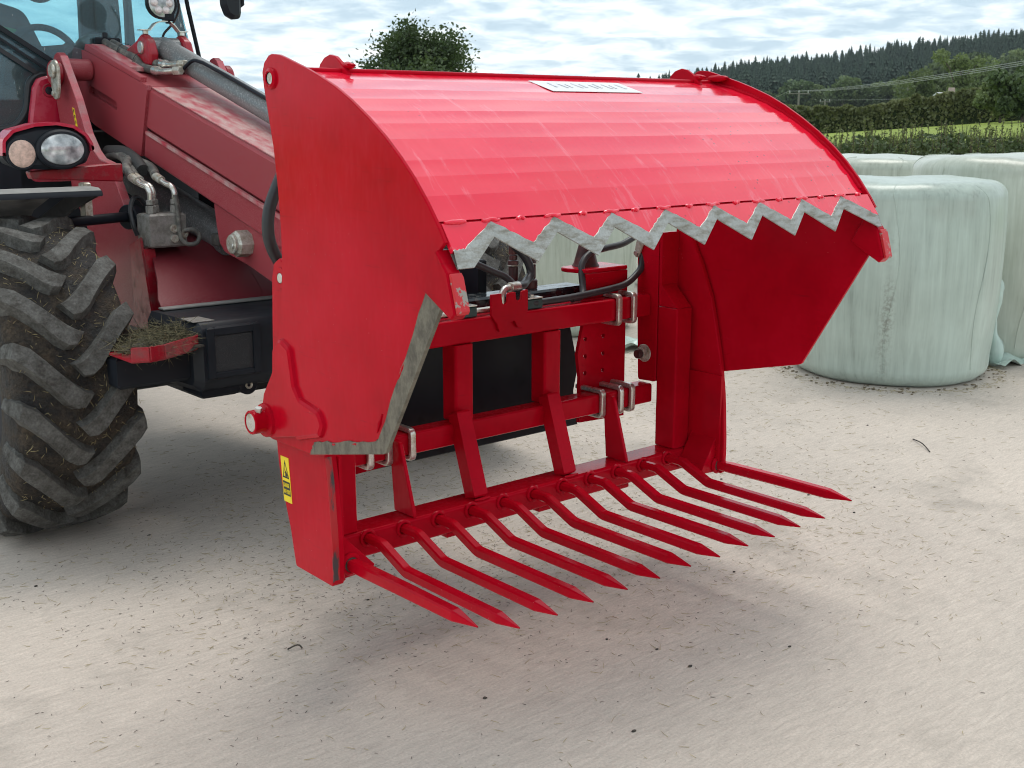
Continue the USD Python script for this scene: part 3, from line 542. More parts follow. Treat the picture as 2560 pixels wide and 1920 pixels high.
# fixed side frames inside the cheeks
FRAME = rounded([(0.012, 0.334), (-0.192, 0.330), (-0.200, 0.350), (-0.199, 0.470), (-0.187, 0.640), (-0.170, 0.760), (-0.140, 0.890), (-0.112, 1.000), (-0.060, 1.120), (-0.015, 1.200), (0.005, 1.246), (0.035, 1.262), (0.068, 1.245), (0.083, 1.200), (0.090, 1.100), (0.102, 0.900), (0.100, 0.740), (0.090, 0.637), (0.070, 0.550), (0.036, 0.447)], 0.012, 3)
for x0, x1 in ((-0.905, -0.866), (0.826, 0.846)):
    sf = obj('side_frame', prism(FRAME, x0, x1, 'x', 0.003), 'red_paint', grab)
    obj('back_web', prism([(0.052, 0.96), (0.064, 0.96), (0.064, 1.235), (0.052, 1.235)], 0.730 if x0 > 0 else -0.866, 0.826 if x0 > 0 else -0.724, 'x', 0.002), 'red_paint', sf)
    obj('stop_pin', cyl((x0-0.005 if x0 < 0 else x0+0.004, 0.030, 1.205), (x1-0.004 if x0 < 0 else x1+0.005, 0.030, 1.205), 0.0145, 20), 'zinc', sf)
    obj('pin_ring', lathe([(0.016, -0.004), (0.030, -0.004), (0.032, 0), (0.032, 0.002)], (x0, 0.030, 1.205), 'x', 24) if x0 < 0 else lathe([(0.016, 0.004), (0.030, 0.004), (0.032, 0), (0.032, -0.002)], (x1, 0.030, 1.205), 'x', 24), 'red_paint', sf)
obj('wear_strip', prism([(-0.198, 0.345), (-0.2015, 0.355), (-0.2005, 0.470), (-0.1885, 0.640), (-0.178, 0.715), (-0.176, 0.715), (-0.186, 0.640), (-0.198, 0.470)], -0.9062, -0.884, 'x', 0.0006), 'scuffed_paint', grab)
# front flanges with the sloping shoe that carries the outer tine
for s, xa, xb in ((-1, -0.866, -0.856), (1, 0.826, 0.816)):
    obj('front_flange', box(min(xa, xb), max(xa, xb), -0.185, -0.03, 0.335, 0.712, 0.002), 'red_paint', grab)
    W = [(xa, 0.332), (s*0.748, 0.338), (s*0.740, 0.352), (xa+s*0.0, 0.484)]
    sh = obj('tine_shoe', prism(W, -0.168, -0.044, 'y', 0.003), 'red_paint', grab)
    obj('shoe_weld', tube([(s*0.745, -0.05, 0.352), (s*0.80, -0.048, 0.415), (xa-s*0.004, -0.05, 0.482)], [0.004, 0.006, 0.004], 8), 'red_paint', sh)
# columns, beam, rails and braces
for x0, x1, xi in ((-0.856, -0.709, 1), (0.728, 0.816, -1)):
    COL = [(x0, -0.035), (x1, -0.035), (x1, 0.066), (x0, 0.066)]
    obj('column', prism(rounded(COL, 0.012, 3), 0.411, 0.955, 'z', 0.003), 'red_paint', grab)
    xc = (x0 + x1)/2; w = x1-x0
    obj('column_cap', prism([(-0.032, 0.956), (0.064, 0.956), (0.064, 1.040), (0.056, 1.042)], x0+0.004, x1-0.004, 'x', 0.002), 'red_paint', grab)
for s, xa in ((-1, -0.722), (1, 0.728)):                            # plates for the hood's cylinders, behind the columns
    CP = rounded([(0.067, 0.66), (0.160, 0.655), (0.175, 1.00), (0.175, 1.215), (0.120, 1.240), (0.067, 1.235), (0.067, 1.00), (0.067, 0.86)], 0.01, 3)
    cp = obj('cylinder_plate', prism(CP, xa, xa+0.016*s, 'x', 0.002), 'red_paint', grab)
    x = xa - (0.0 if s > 0 else 0.0)
    obj('washer', cyl((xa, 0.128, 0.765), (xa-s*0.004, 0.128, 0.765), 0.035, 24), 'worn_zinc', cp)
    obj('nut', cyl((xa-s*0.003, 0.128, 0.765), (xa-s*0.024, 0.128, 0.765), 0.026, 6, 0.002), 'worn_zinc', cp)
    obj('bolt', cyl((xa-s*0.02, 0.128, 0.765), (xa-s*0.044, 0.128, 0.765), 0.017, 18), 'rusty_pin', cp)
    obj('link_tab', prism(rounded([(0.13, 1.205), (0.15, 1.16), (0.165, 1.13), (0.185, 1.14), (0.175, 1.19), (0.155, 1.23)], 0.01), xa-s*0.012, xa-s*0.002, 'x', 0.002), 'worn_zinc', cp)
    obj('bolt', cyl((xa-s*0.01, 0.168, 1.150), (xa-s*0.022, 0.168, 1.150), 0.010, 6, 0.001), 'zinc', cp)
beam = obj('tine_beam', rbox(-0.826, 0.826, -0.043, 0.068, 0.325, 0.410, 0.012, 'x'), 'red_paint', grab)
for x in (-0.335, 0.07, 0.46): obj('wear_block', box(x-0.03, x+0.03, -0.03, 0.03, 0.306, 0.326, 0.004), 'red_paint', beam)
obj('lower_rail', rbox(-0.708, 0.727, 0.082, 0.158, 0.577, 0.651, 0.010, 'x'), 'red_paint', grab)
obj('upper_rail', rbox(-0.720, 0.727, 0.100, 0.178, 0.914, 0.997, 0.010, 'x'), 'red_paint', grab)
for x0, x1 in ((-0.226, -0.147), (0.175, 0.256)): obj('upright', prism(rrect(x0, x1, 0.094, 0.170, 0.010), 0.652, 0.913, 'z', 0.002), 'red_paint', grab)
for x in (-0.218, 0.190):
    br = obj('brace', bar((x, 0.088, 0.690), (x, -0.006, 0.412), 0.058, 0.052, (0, -1, 0.3), 0.006), 'red_paint', grab)
    obj('brace_weld', tube([(x-0.032, -0.034, 0.413), (x, -0.037, 0.414), (x+0.032, -0.034, 0.413)], [0.003, 0.005, 0.003], 8), 'red_paint', br)
for x in (-0.505, 0.462): obj('gusset', prism(rounded([(0.066, 0.411), (-0.040, 0.411), (-0.038, 0.425), (0.030, 0.645), (0.0815, 0.650), (0.0815, 0.600)], [0, 0, .004, .02, .01, 0]), x, x+0.014, 'x', 0.002), 'red_paint', grab)
# U-bolts that clamp the rails to the carriage plates
def ubolt(x, y0, y1, z0, z1, slant=0.0):
    g = 0.010; P = rounded([(y1+0.05, z1+g), (y0-g, z1+g), (y0-g, z0-g), (y1+0.05, z0-g)], [0, 0.014, 0.014, 0], 5)
    return tube(np.stack([x + slant*(P[:, 1]-z0), P[:, 0], P[:, 1]], 1), 0.0115, ring=np.array(rrect(-1, 1, -0.75, 0.75, 0.45, 3)))
for x in (-0.588, -0.515, -0.424, 0.448, 0.545, 0.605): obj('u_bolt', ubolt(x, 0.082, 0.158, 0.577, 0.651), 'zinc', grab)
for x in (-0.60, -0.53, 0.545, 0.625): obj('u_bolt', ubolt(x, 0.100, 0.178, 0.914, 0.997), 'zinc', grab)
# carriage plates with bolt holes, hook heads on top
from shapely.geometry import Polygon, Point
def holed(poly, holes, a0, a1):
    g = Polygon(poly)
    for x, z, r in holes: g = g.difference(Point(x, z).buffer(r, 6))
    m = trimesh.creation.extrude_polygon(g, a1-a0, engine='earcut'); v = np.array(m.vertices)
    return np.stack([v[:, 0], a1 - v[:, 2], v[:, 1]], 1), np.array(m.faces)
HK = [(0.430, 0.525), (0.672, 0.515), (0.672, 1.000), (0.664, 1.088), (0.446, 1.088), (0.444, 1.000), (0.446, 0.900), (0.418, 0.790), (0.432, 0.700)]
for s in (1, -1):
    P = [(s*x, z) for x, z in (HK if s > 0 else HK[::-1])]
    hk = obj('carriage_plate', holed(P, [(s*x, z, 0.0085) for x in (0.458, 0.552) for z in (0.778, 0.713, 0.845)], 0.1785, 0.194), 'red_paint', grab, smooth=False)
    obj('hook_face', box(min(s*0.444, s*0.664), max(s*0.444, s*0.664), 0.166, 0.1775, 1.000, 1.092, 0.003), 'red_paint', hk)
    obj('hook_top', prism(rounded([(s*0.444, 0.166), (s*0.664, 0.166), (s*0.664, 0.31), (s*0.520, 0.31), (s*0.425, 0.29), (s*0.415, 0.24)], [.003, .003, .01, .03, .05, .03]), 1.0925, 1.108, 'z', 0.003), 'red_paint', hk)
    obj('hook_rib', box(min(s*0.64, s*0.655), max(s*0.64, s*0.655), 0.195, 0.30, 1.00, 1.092, 0.002), 'red_paint', hk)
    obj('guide_cone', lathe([(0.052, 0), (0.050, 0.006), (0.046, 0.01), (0.026, 0.085), (0.024, 0.10), (0.018, 0.105), (0.0, 0.105)], (s*0.525, 0.252, 1.108), 'z', 22), 'rusty_pin', hk)
# thirteen tines
def tine(x, path, hw, tip, twist=0.0):
    p = np.array([(x, y, z) for y, z in path]); m = len(p)
    oc = np.array([(1, .45), (.45, 1), (-.45, 1), (-1, .45), (-1, -.45), (-.45, -1), (.45, -1), (1, -.45)])
    t = np.gradient(p, axis=0); t /= np.linalg.norm(t, axis=1, keepdims=True); up = np.cross(t, [1.0, 0, 0]); up *= np.sign(up[:, 2:])
    r = np.array(hw); blend = np.clip((-np.array([y for y, z in path]) - 0.08)/0.06, 0, 1)
    v = []
    for k in range(m):
        rd = oc/np.linalg.norm(oc, axis=1, keepdims=True)*1.05; o = rd*(1-blend[k]) + np.where(np.abs(oc) < 0.9, oc/0.45*0.72, oc)*blend[k]
        v.append(p[k] + r[k]*(o[:, :1]*[1.0, 0, 0] + o[:, 1:]*up[k]))
    i, j = np.meshgrid(np.arange(m-1), np.arange(8), indexing='ij'); i, j = i.ravel(), j.ravel(); kk = (j+1) % 8
    f = tri(np.stack([i*8+j, i*8+kk, (i+1)*8+kk, (i+1)*8+j], 1)); V = np.vstack(v + [p[:1]]); c = np.arange(8)
    return fx((V, np.vstack([f, np.stack([np.full(8, m*8), (c+1) % 8, c], 1)])))
_tb = rounded([(-0.030, 0.3745), (-0.030, 0.30), (-0.47, 0.30), (-0.50, 0.3205), (-0.252, 0.3225), (-0.122, 0.3755)], [0, 0, 0, 0, 0.055, 0.050], 5)
bent = [tuple(p) for p in _tb[4:][::-1]]; bent = [(-0.036, 0.3745)] + bent + [(-0.60, 0.3205), (-0.676, 0.3200), (-0.680, 0.3198), (-0.742, 0.3185), (-0.7615, 0.3180)]
hw_b = [0.0152]*(len(bent)-3) + [0.0147, 0.0050, 0.0016]
for k in range(-5, 6):
    x = 0.1366*k; jz = rng.uniform(-0.002, 0.002)
    t = obj('tine', tine(x, [(y, z + jz*min(1, -y/0.3) + 0.0135) for y, z in bent], hw_b, 0), 'red_paint', grab, smooth=24)
    obj('root_weld', tube([(x + 0.0235*math.cos(a), -0.0455, 0.388 + 0.0235*math.sin(a)) for a in np.linspace(0, 2*PI, 19)], 0.0055 + 0.0015*rng.random(19), 8), 'red_paint', t)
for s, zz in ((-1, 0.388), (1, 0.374)):
    x = 0.829*s; z = zz - 0.012
    t = obj('tine', tine(x, [(-0.155, z), (-0.175, z), (-0.205, z+0.001), (-0.24, z+0.002), (-0.45, z+0.005), (-0.672, z+0.006), (-0.676, z+0.006), (-0.742, z+0.004), (-0.766, z+0.003)], [0.0165, 0.0165, 0.017, 0.0182, 0.0178, 0.0165, 0.0158, 0.0054, 0.0016], 0), 'red_paint', grab, smooth=24)
    obj('tine_collar', lathe([(0.020, 0.0), (0.034, 0.0), (0.035, -0.006), (0.030, -0.012), (0.024, -0.013), (0.021, -0.009)], (x, -0.168, z), 'y', 24), 'red_paint', t)
    obj('dirt_ring', lathe([(0.0215, 0.0), (0.0235, -0.006), (0.021, -0.0125), (0.018, -0.0115)], (x, -0.170, z), 'y', 20), 'dark_dirt', t)
obj('rubber_stop', blob((0.846, -0.120, 0.842), (0.012, 0.022, 0.050), 3, 0.4, 2), 'rubber_hose', grab)
# danger label on the lower left side frame
def side_pt(y, z): return y, z
lab = obj('danger_label', prism([(0.0755, 0.668), (0.0300, 0.668), (0.0180, 0.529), (0.0640, 0.529)], -0.9062, -0.9045, 'x', 0.0002), 'yellow_label', grab, smooth=False)
def lab_uv(u, w):                                                   # u, w in 0..1 across and up the label, as a viewer on its left side reads it
    z = 0.529 + w*0.139; k = w
    yl, yr = 0.0640 + (0.0755-0.0640)*k, 0.0180 + (0.0300-0.0180)*k
    return yl + (yr-yl)*u, z
def lab_poly(P, x=-0.9068): return prism([lab_uv(*p) for p in P], x, x+0.0006, 'x', 0.0001)
A, B_, Cc = np.array([0.5, 0.93]), np.array([0.12, 0.535]), np.array([0.90, 0.535])
ce = (A+B_+Cc)/3
for a, b in ((A, B_), (B_, Cc), (Cc, A)): obj('warning_triangle', lab_poly([a, b, b + (ce-b)*0.26, a + (ce-a)*0.26]), 'black_print', lab, smooth=False)
obj('hand_sign', lab_poly([(0.44, 0.575), (0.46, 0.635), (0.36, 0.66), (0.47, 0.665), (0.52, 0.69), (0.64, 0.66), (0.74, 0.60), (0.72, 0.575)]), 'black_print', lab, smooth=False)
obj('hand_sign', lab_poly([(0.44, 0.735), (0.47, 0.69), (0.43, 0.695), (0.48, 0.655), (0.46, 0.70), (0.50, 0.70)]), 'black_print', lab, smooth=False)
obj('text_panel', lab_poly([(0.08, 0.46), (0.93, 0.46), (0.93, 0.15), (0.08, 0.15)]), 'black_print', lab, smooth=False)
for txt, w0, u0, u1 in (('DANGER', 0.335, 0.16, 0.85), ('NIP POINT', 0.195, 0.13, 0.90)):
    tm = meshkit.text_mesh(txt, 0.09, 0.02, bold=True); v, f = np.array(tm.vertices), np.array(tm.faces); a, b = v[:, 0].min(), v[:, 0].max()
    pts = np.array([lab_uv(u0 + (p[0]-a)/(b-a)*(u1-u0), w0 + p[1]/0.09*0.085) for p in v])
    m = fx((np.stack([-0.9068 - v[:, 2]/0.02*0.0004, pts[:, 0], pts[:, 1]], 1), np.asarray(f)))
    obj('lettering', m, 'yellow_label', lab, smooth=False)
# hose bracket, pipe clamps and hoses above the upper rail
COMB = rounded([(-0.073, 1.072), (-0.073, 1.000), (-0.048, 0.968), (-0.038, 0.940), (-0.020, 0.945), (0.0, 0.968), (0.030, 0.972), (0.045, 0.946), (0.066, 0.944), (0.075, 0.985), (0.091, 1.000), (0.091, 1.076), (0.063, 1.070), (0.060, 1.043), (0.048, 1.038), (0.037, 1.045), (0.035, 1.072), (0.000, 1.070), (-0.003, 1.038), (-0.016, 1.030), (-0.026, 1.040), (-0.028, 1.072)], 0.005, 2)
obj('hose_bracket', prism(COMB, 0.088, 0.0985, 'y', 0.001), 'red_paint', grab)
for x in (-0.152, 0.146):
    cb = obj('pipe_clamp', box(x-0.034, x+0.034, 0.112, 0.150, 0.998, 1.034, 0.004), 'clamp_plastic', grab)
    obj('clamp_plate', box(x-0.035, x+0.035, 0.111, 0.151, 1.0345, 1.039, 0.001), 'zinc', cb)
    obj('clamp_bolt', cyl((x, 0.131, 1.039), (x, 0.131, 1.047), 0.008, 6, 0.001), 'zinc', cb)
obj('steel_pipe', cyl((-0.70, 0.131, 1.016), (0.10, 0.131, 1.016), 0.009, 12), 'zinc', grab)
obj('elbow_fitting', tube(spline([(-0.010, 0.11, 1.030), (-0.008, 0.112, 1.060), (0.012, 0.12, 1.080), (0.045, 0.128, 1.083)]), 0.012, 12), 'zinc', grab)
obj('hose_end', cyl((0.040, 0.127, 1.083), (0.090, 0.14, 1.082), 0.017, 16), 'zinc', grab)
def hose(P, r, mat='rubber_hose', parent=None, name='hose'): return obj(name, tube(spline(P, 7), r, 12), mat, parent)
hose([(0.085, 0.14, 1.082), (0.14, 0.17, 1.078), (0.205, 0.23, 1.078), (0.245, 0.25, 1.100), (0.240, 0.26, 1.145), (0.20, 0.28, 1.20), (0.12, 0.33, 1.28)], 0.0155, parent=grab)
hose([(-0.30, 0.22, 1.25), (-0.13, 0.21, 1.195), (-0.046, 0.20, 1.162), (0.022, 0.195, 1.132), (0.071, 0.18, 1.108), (0.10, 0.14, 1.060), (0.135, 0.125, 1.022), (0.16, 0.12, 1.018)], 0.0125, parent=grab)
hose([(0.82, 0.20, 1.235), (0.765, 0.22, 1.208), (0.688, 0.22, 1.182), (0.594, 0.22, 1.172), (0.514, 0.215, 1.161), (0.455, 0.20, 1.120), (0.427, 0.165, 1.050), (0.40, 0.14, 1.018), (0.34, 0.132, 1.012)], 0.0125, parent=grab)
hose([(0.74, 0.16, 1.15), (0.722, 0.15, 1.098), (0.691, 0.145, 1.072), (0.640, 0.14, 1.046), (0.581, 0.137, 1.034), (0.439, 0.133, 1.024), (0.329, 0.131, 1.018), (0.223, 0.131, 1.016), (0.15, 0.131, 1.016)], 0.0130, parent=grab)
hose([(-0.69, 0.30, 1.56), (-0.735, 0.30, 1.48), (-0.780, 0.30, 1.385), (-0.789, 0.30, 1.308), (-0.769, 0.31, 1.250), (-0.72, 0.34, 1.19)], 0.019, parent=grab)
# ------------------------------------------------------------------ the loader
ldr = thing('telescopic_loader', (0, 1.92, 0), 'dusty dark red telescopic loader with muddy tyres, its boom holding the grab', 'loader')
# wheels
def wheel(xc, flip):
    R0, RS, HW = 0.598, 0.42, 0.235
    prof = [(-0.19, 0.335), (-0.225, 0.37), (-0.238, 0.44), (-0.240, 0.50), (-0.228, 0.552), (-0.200, 0.583), (-0.12, 0.594), (0.0, 0.598), (0.12, 0.594), (0.200, 0.583), (0.228, 0.552), (0.240, 0.50), (0.238, 0.44), (0.225, 0.37), (0.19, 0.335)]
    n = 180; v, f = lathe([(r, x) for x, r in prof], (0, 0, 0), 'x', n)
    rr = np.hypot(v[:, 1], v[:, 2]); bump_ = (meshkit.fbm(v*14, 4, 3)-0.45)*0.020*np.clip((rr-0.5)/0.08, 0, 1); s = (rr+bump_)/rr
    v = v*np.stack([np.ones(len(v)), s, s], 1)
    c = np.array([xc, 1.92, 0.632])
    put = lambda m: (m[0] + c, m[1])
    ty = obj('tyre', put((v, f)), 'tyre_mud', ldr, smooth=40)
    r2 = np.random.default_rng(21)
    N = 17
    for side in (-1, 1):
        for k in range(N):
            a0 = 2*PI*(k + (0.5 if side > 0 else 0))/N + (PI if flip else 0)
            rw = r2.uniform(0.96, 1.05)
            # centre line from the tread's middle to the shoulder, then down the side wall; angle runs ahead with width
            W = np.array([-0.012, 0.018, 0.05, 0.10, 0.15, 0.195, 0.225, 0.238, 0.243]); A_ = np.array([0.002, 0.010, 0.046, 0.135, 0.225, 0.300, 0.346, 0.362, 0.368])
            wid = np.array([0.070, 0.080, 0.080, 0.072, 0.073, 0.080, 0.086, 0.080, 0.055])*rw*0.92
            base = np.array([0.590, 0.592, 0.592, 0.588, 0.580, 0.566, 0.545, 0.51, 0.47]); top = np.array([0.636, 0.641, 0.6415, 0.640, 0.636, 0.629, 0.615, 0.566, 0.480])
            rows = []
            for w, da, wd, b, tp in zip(W, A_, wid, base, top):
                th = a0 + da*1.02
                out = 0.012*np.clip((w-0.2)/0.04, 0, 1)
                for off, rad, xw in ((-wd*0.66, b-0.012, w), (-wd*0.44, tp-0.003, w+out), (-wd*0.40, tp, w+out), (wd*0.40, tp, w+out), (wd*0.44, tp-0.003, w+out), (wd*0.66, b-0.012, w)):
                    t2 = th + off/0.62*0.82; xx = xw + off*0.62*(1 if w < 0.2 else 0.4)*-1
                    rows.append((side*xx, -rad*math.cos(t2), rad*math.sin(t2)))
            P = np.array(rows); m = len(W)
            i, j = np.meshgrid(np.arange(m-1), np.arange(5), indexing='ij'); i, j = i.ravel(), j.ravel()
            q = tri(np.stack([i*6+j, (i+1)*6+j, (i+1)*6+j+1, i*6+j+1], 1))
            caps = np.array([[0, 1, 2], [0, 2, 3], [0, 3, 4], [0, 4, 5]]); q = np.vstack([q, caps, caps[:, ::-1] + (m-1)*6])
            P = P*(1 + 0.006*(meshkit.noise(P*30 + k, 5)-0.5))[:, None]
            if side < 0: q = q[:, ::-1]
            obj('lug', put((P, q)), 'tyre_lug', ty, smooth=28)
    sd = -1 if not flip else 1
    obj('rim', put(lathe([(0.345, sd*0.19), (0.352, sd*0.215), (0.335, sd*0.222), (0.325, sd*0.20), (0.315, sd*0.05), (0.22, sd*0.02), (0.12, sd*0.05), (0.10, sd*0.16), (0.0, sd*0.17)], (0, 0, 0), 'x', 48)), 'cab_dark', ldr)
    # chopped straw stuck in the mud
    m = 520; th = r2.uniform(-0.9, 1.5, m); x = r2.uniform(-0.22, 0.22, m); rad = 0.600 + 0.006*r2.random(m)
    P = np.stack([x, -rad*np.cos(th), rad*np.sin(th)], 1); nrm = P*[0, 1, 1]/rad[:, None]
    D = r2.normal(size=(m, 3)); D -= nrm*(D*nrm).sum(1, keepdims=True)*0.8; D *= (r2.uniform(0.008, 0.034, m)/np.linalg.norm(D, axis=1))[:, None]
    st = obj('straw_bits', put(slivers(P, D, 0.0009, r2)), 'straw', ldr, smooth=False); tag(st, kind='stuff')
wheel(-1.022, False)
wheel(1.032, True)
obj('axle', cyl((-0.80, 1.92, 0.632), (0.80, 1.92, 0.632), 0.13, 24), 'black_paint', ldr)
# boom: outer sleeve and inner section, sloping down to the grab
bd = np.array([-1.0, -0.2655]); bd /= np.linalg.norm(bd); bn = np.array([-bd[1], bd[0]])*-1
bn = np.array([bd[1], -bd[0]]); bn = bn if bn[1] > 0 else -bn
o = np.array([2.97, 1.970])                                          # top edge of the boom's left side at its rear
def bp(s, h): p = o + bd*s + bn*h; return (p[0], p[1])
SL = [bp(-0.20, -0.02), bp(-0.02, 0.0), bp(0.662, 0.0), bp(0.672, -0.02), bp(0.640, -0.335), bp(0.10, -0.335), bp(-0.16, -0.30), bp(-0.24, -0.15)]
SLOT = rounded([bp(0.010, -0.155), bp(0.345, -0.155), bp(0.360, -0.195), bp(0.022, -0.195)], 0.015, 4)
def slotted(poly, hole, a0, a1):
    m = trimesh.creation.extrude_polygon(Polygon(poly).difference(Polygon(hole)), a1-a0, engine='earcut'); v = np.array(m.vertices)
    return fx((np.stack([a0 + v[:, 2], v[:, 0], v[:, 1]], 1), np.array(m.faces)))
sl = obj('boom_sleeve', join([slotted(SL, SLOT, -0.250, -0.229), prism(SL, 0.236, 0.250, 'x', 0.004),
      prism([bp(-0.02, -0.006), bp(0.66, -0.006), bp(0.66, -0.03), bp(-0.02, -0.03)], -0.236, 0.236, 'x', 0.001), prism([bp(0.1, -0.30), bp(0.64, -0.30), bp(0.64, -0.33), bp(0.1, -0.33)], -0.236, 0.236, 'x', 0.001)]), 'dusty_red', ldr)
obj('slot_recess', prism([bp(-0.02, -0.12), bp(0.38, -0.12), bp(0.39, -0.23), bp(-0.02, -0.23)], -0.2285, -0.222, 'x', 0.0008), 'dusty_red', sl)
obj('sleeve_rim', prism([bp(-0.06, 0.0), bp(0.60, 0.0), bp(0.60, 0.022), bp(-0.05, 0.030)], -0.250, -0.218, 'x', 0.003), 'dusty_red', sl)
obj('top_plate', prism([bp(-0.06, 0.004), bp(0.40, 0.004), bp(0.40, 0.022), bp(-0.06, 0.030)], -0.216, 0.20, 'x', 0.003), 'dusty_red_top', sl)
inner = [bp(0.50, -0.012), bp(2.30, -0.012), bp(2.30, -0.21), bp(0.50, -0.205)]
bm = obj('boom_section', prism(inner, -0.236, 0.236, 'x', 0.014), 'dusty_red', ldr)
obj('boom_top', prism([bp(0.665, -0.0115), bp(2.30, -0.0115), bp(2.30, -0.006), bp(0.665, -0.006)], -0.225, 0.225, 'x', 0.001), 'dusty_red_top', bm)
obj('boom_flank', prism([bp(0.665, -0.213), bp(2.30, -0.213), bp(2.30, -0.335), bp(1.52, -0.335), bp(1.30, -0.335), bp(0.665, -0.335)], -0.248, 0.248, 'x', 0.010), 'dusty_red', bm)
obj('boom_ledge', bar((-0.247, *bp(0.68, -0.211)), (-0.247, *bp(2.28, -0.211)), 0.016, 0.014, (1, 0, 0)), 'dusty_red_top', bm)
LUG = rounded([bp(1.34, -0.330), bp(2.1, -0.330), bp(1.98, -0.50), bp(1.68, -0.50), bp(1.47, -0.515), bp(1.42, -0.490), bp(1.385, -0.43)], 0.012)
for x in (-0.236, 0.206): obj('ram_lug', prism(LUG, x, x+0.03, 'x', 0.004), 'dusty_red', bm)
pc = np.array([1.470, 1.150])
pn = obj('ram_pin', cyl((-0.30, *pc), (0.26, *pc), 0.055, 8, 0.010), 'worn_zinc', ldr)
obj('pin_cap', cyl((-0.315, *pc), (-0.298, *pc), 0.040, 24, 0.004), 'worn_zinc', pn)
obj('pin_bolt', cyl((-0.322, pc[0]-0.02, pc[1]-0.005), (-0.312, pc[0]-0.02, pc[1]-0.005), 0.012, 6, 0.002), 'zinc', pn)
# lifting ram below the boom
ra, rb = np.array([-0.06, 2.95, 1.345]), np.array([-0.06, 1.93, 1.115]); ru = (rb-ra)/np.linalg.norm(rb-ra)
rm = obj('lift_ram', cyl(ra, rb, 0.078, 32, 0.012), 'ram_steel', ldr)
obj('ram_gland', cyl(rb - ru*0.05, rb + ru*0.012, 0.084, 32, 0.006), 'ram_steel', rm)
obj('ram_rod', cyl(rb, (-0.06, *pc), 0.038, 24), 'zinc', rm)
obj('ram_port', box(-0.17, -0.12, 1.86, 1.93, 1.10, 1.155, 0.006), 'dusty_hose', rm)
# tilt cylinder along the boom's back with its clevis
ca, cb = np.array([0.0, 2.66, 1.985]), np.array([0.0, 0.90, 1.462]); cu = (cb-ca)/np.linalg.norm(cb-ca); cn = np.array([0, cu[2], -cu[1]]); cn = cn if cn[2] > 0 else -cn
tc_ = obj('tilt_cylinder', cyl(ca - cu*0.03, cb, 0.052, 30, 0.016), 'ram_steel', ldr)
obj('cylinder_eye', cyl((-0.07, *ca[1:]), (0.07, *ca[1:]), 0.050, 26, 0.004), 'ram_steel', tc_)
obj('cylinder_tube', tube(spline([(-0.075, 2.33, 1.868), (-0.055, 2.25, 1.910), (-0.045, 2.17, 1.900)]).tolist() + [tuple(ca + cu*s + cn*0.054 + [-0.03, 0, 0]) for s in (0.7, 1.7)], 0.0085, 10), 'black_paint', tc_)
CLV = rounded([(2.96, 1.950), (2.72, 2.020), (2.66, 2.052), (2.595, 2.020), (2.565, 1.955), (2.58, 1.900), (2.96, 1.905)], [.01, .05, .05, .05, .04, .01, .01], 5)
for x in (-0.115, 0.070):
    cl = obj('clevis', prism(CLV, x, x+0.045, 'x', 0.008), 'old_red', ldr)
    s = -1 if x < 0 else 1
    xx = x if s < 0 else x+0.045
    obj('clevis_pin', cyl((xx - s*0.01, *ca[1:]), (xx + s*0.010, *ca[1:]), 0.030, 24, 0.004), 'zinc', cl)
    obj('clevis_bolt', cyl((x+0.0225, 2.655, 2.046), (x+0.0225, 2.655, 2.068), 0.014, 6, 0.002), 'zinc', cl)
# work lamp on a bent bracket over the clevis
br = np.array([(x, 2.655, z) for x, z in ((-0.125, 2.066), (-0.075, 2.066), (-0.045, 2.098), (-0.015, 2.110), (0.03, 2.110), (0.055, 2.090), (0.075, 2.066), (0.12, 2.066))])
wl = obj('work_lamp', lathe([(0.0, 0.075), (0.035, 0.070), (0.060, 0.045), (0.072, 0.02), (0.076, 0.0), (0.076, -0.014), (0.068, -0.016), (0.066, -0.008), (0.0, -0.008)], (-0.012, 2.64, 2.193), 'y', 40), 'black_paint', ldr)
obj('lamp_glass', lathe([(0.0, -0.014), (0.050, -0.012), (0.0655, -0.010)], (-0.012, 2.64, 2.193), 'y', 36), 'lens', wl)
for k in range(6): obj('lamp_chip', lathe([(0.0, -0.024), (0.012, -0.021), (0.019, -0.013)], (-0.012 + 0.038*math.cos(k*PI/3), 2.64, 2.193 + 0.038*math.sin(k*PI/3)), 'y', 18), 'lamp_chip', wl)
obj('lamp_stem', join([box(0.0, 0.045, 2.625, 2.665, 2.112, 2.146, 0.004), cyl((0.022, 2.645, 2.100), (0.022, 2.645, 2.116), 0.013, 6), box(0.004, 0.040, 2.63, 2.66, 2.128, 2.134, 0.001)]), 'black_paint', wl)
obj('lamp_bracket', tube(br, 0.02, ring=np.array([(-1, -.12), (1, -.12), (1, .12), (-1, .12)])), 'zinc', wl)
obj('lamp_cable', tube(spline([(0.085, 2.66, 2.24), (0.105, 2.70, 2.17), (0.09, 2.74, 2.11), (0.05, 2.76, 2.06), (0.05, 2.78, 2.02)]), 0.006, 8), 'rubber_hose', wl)
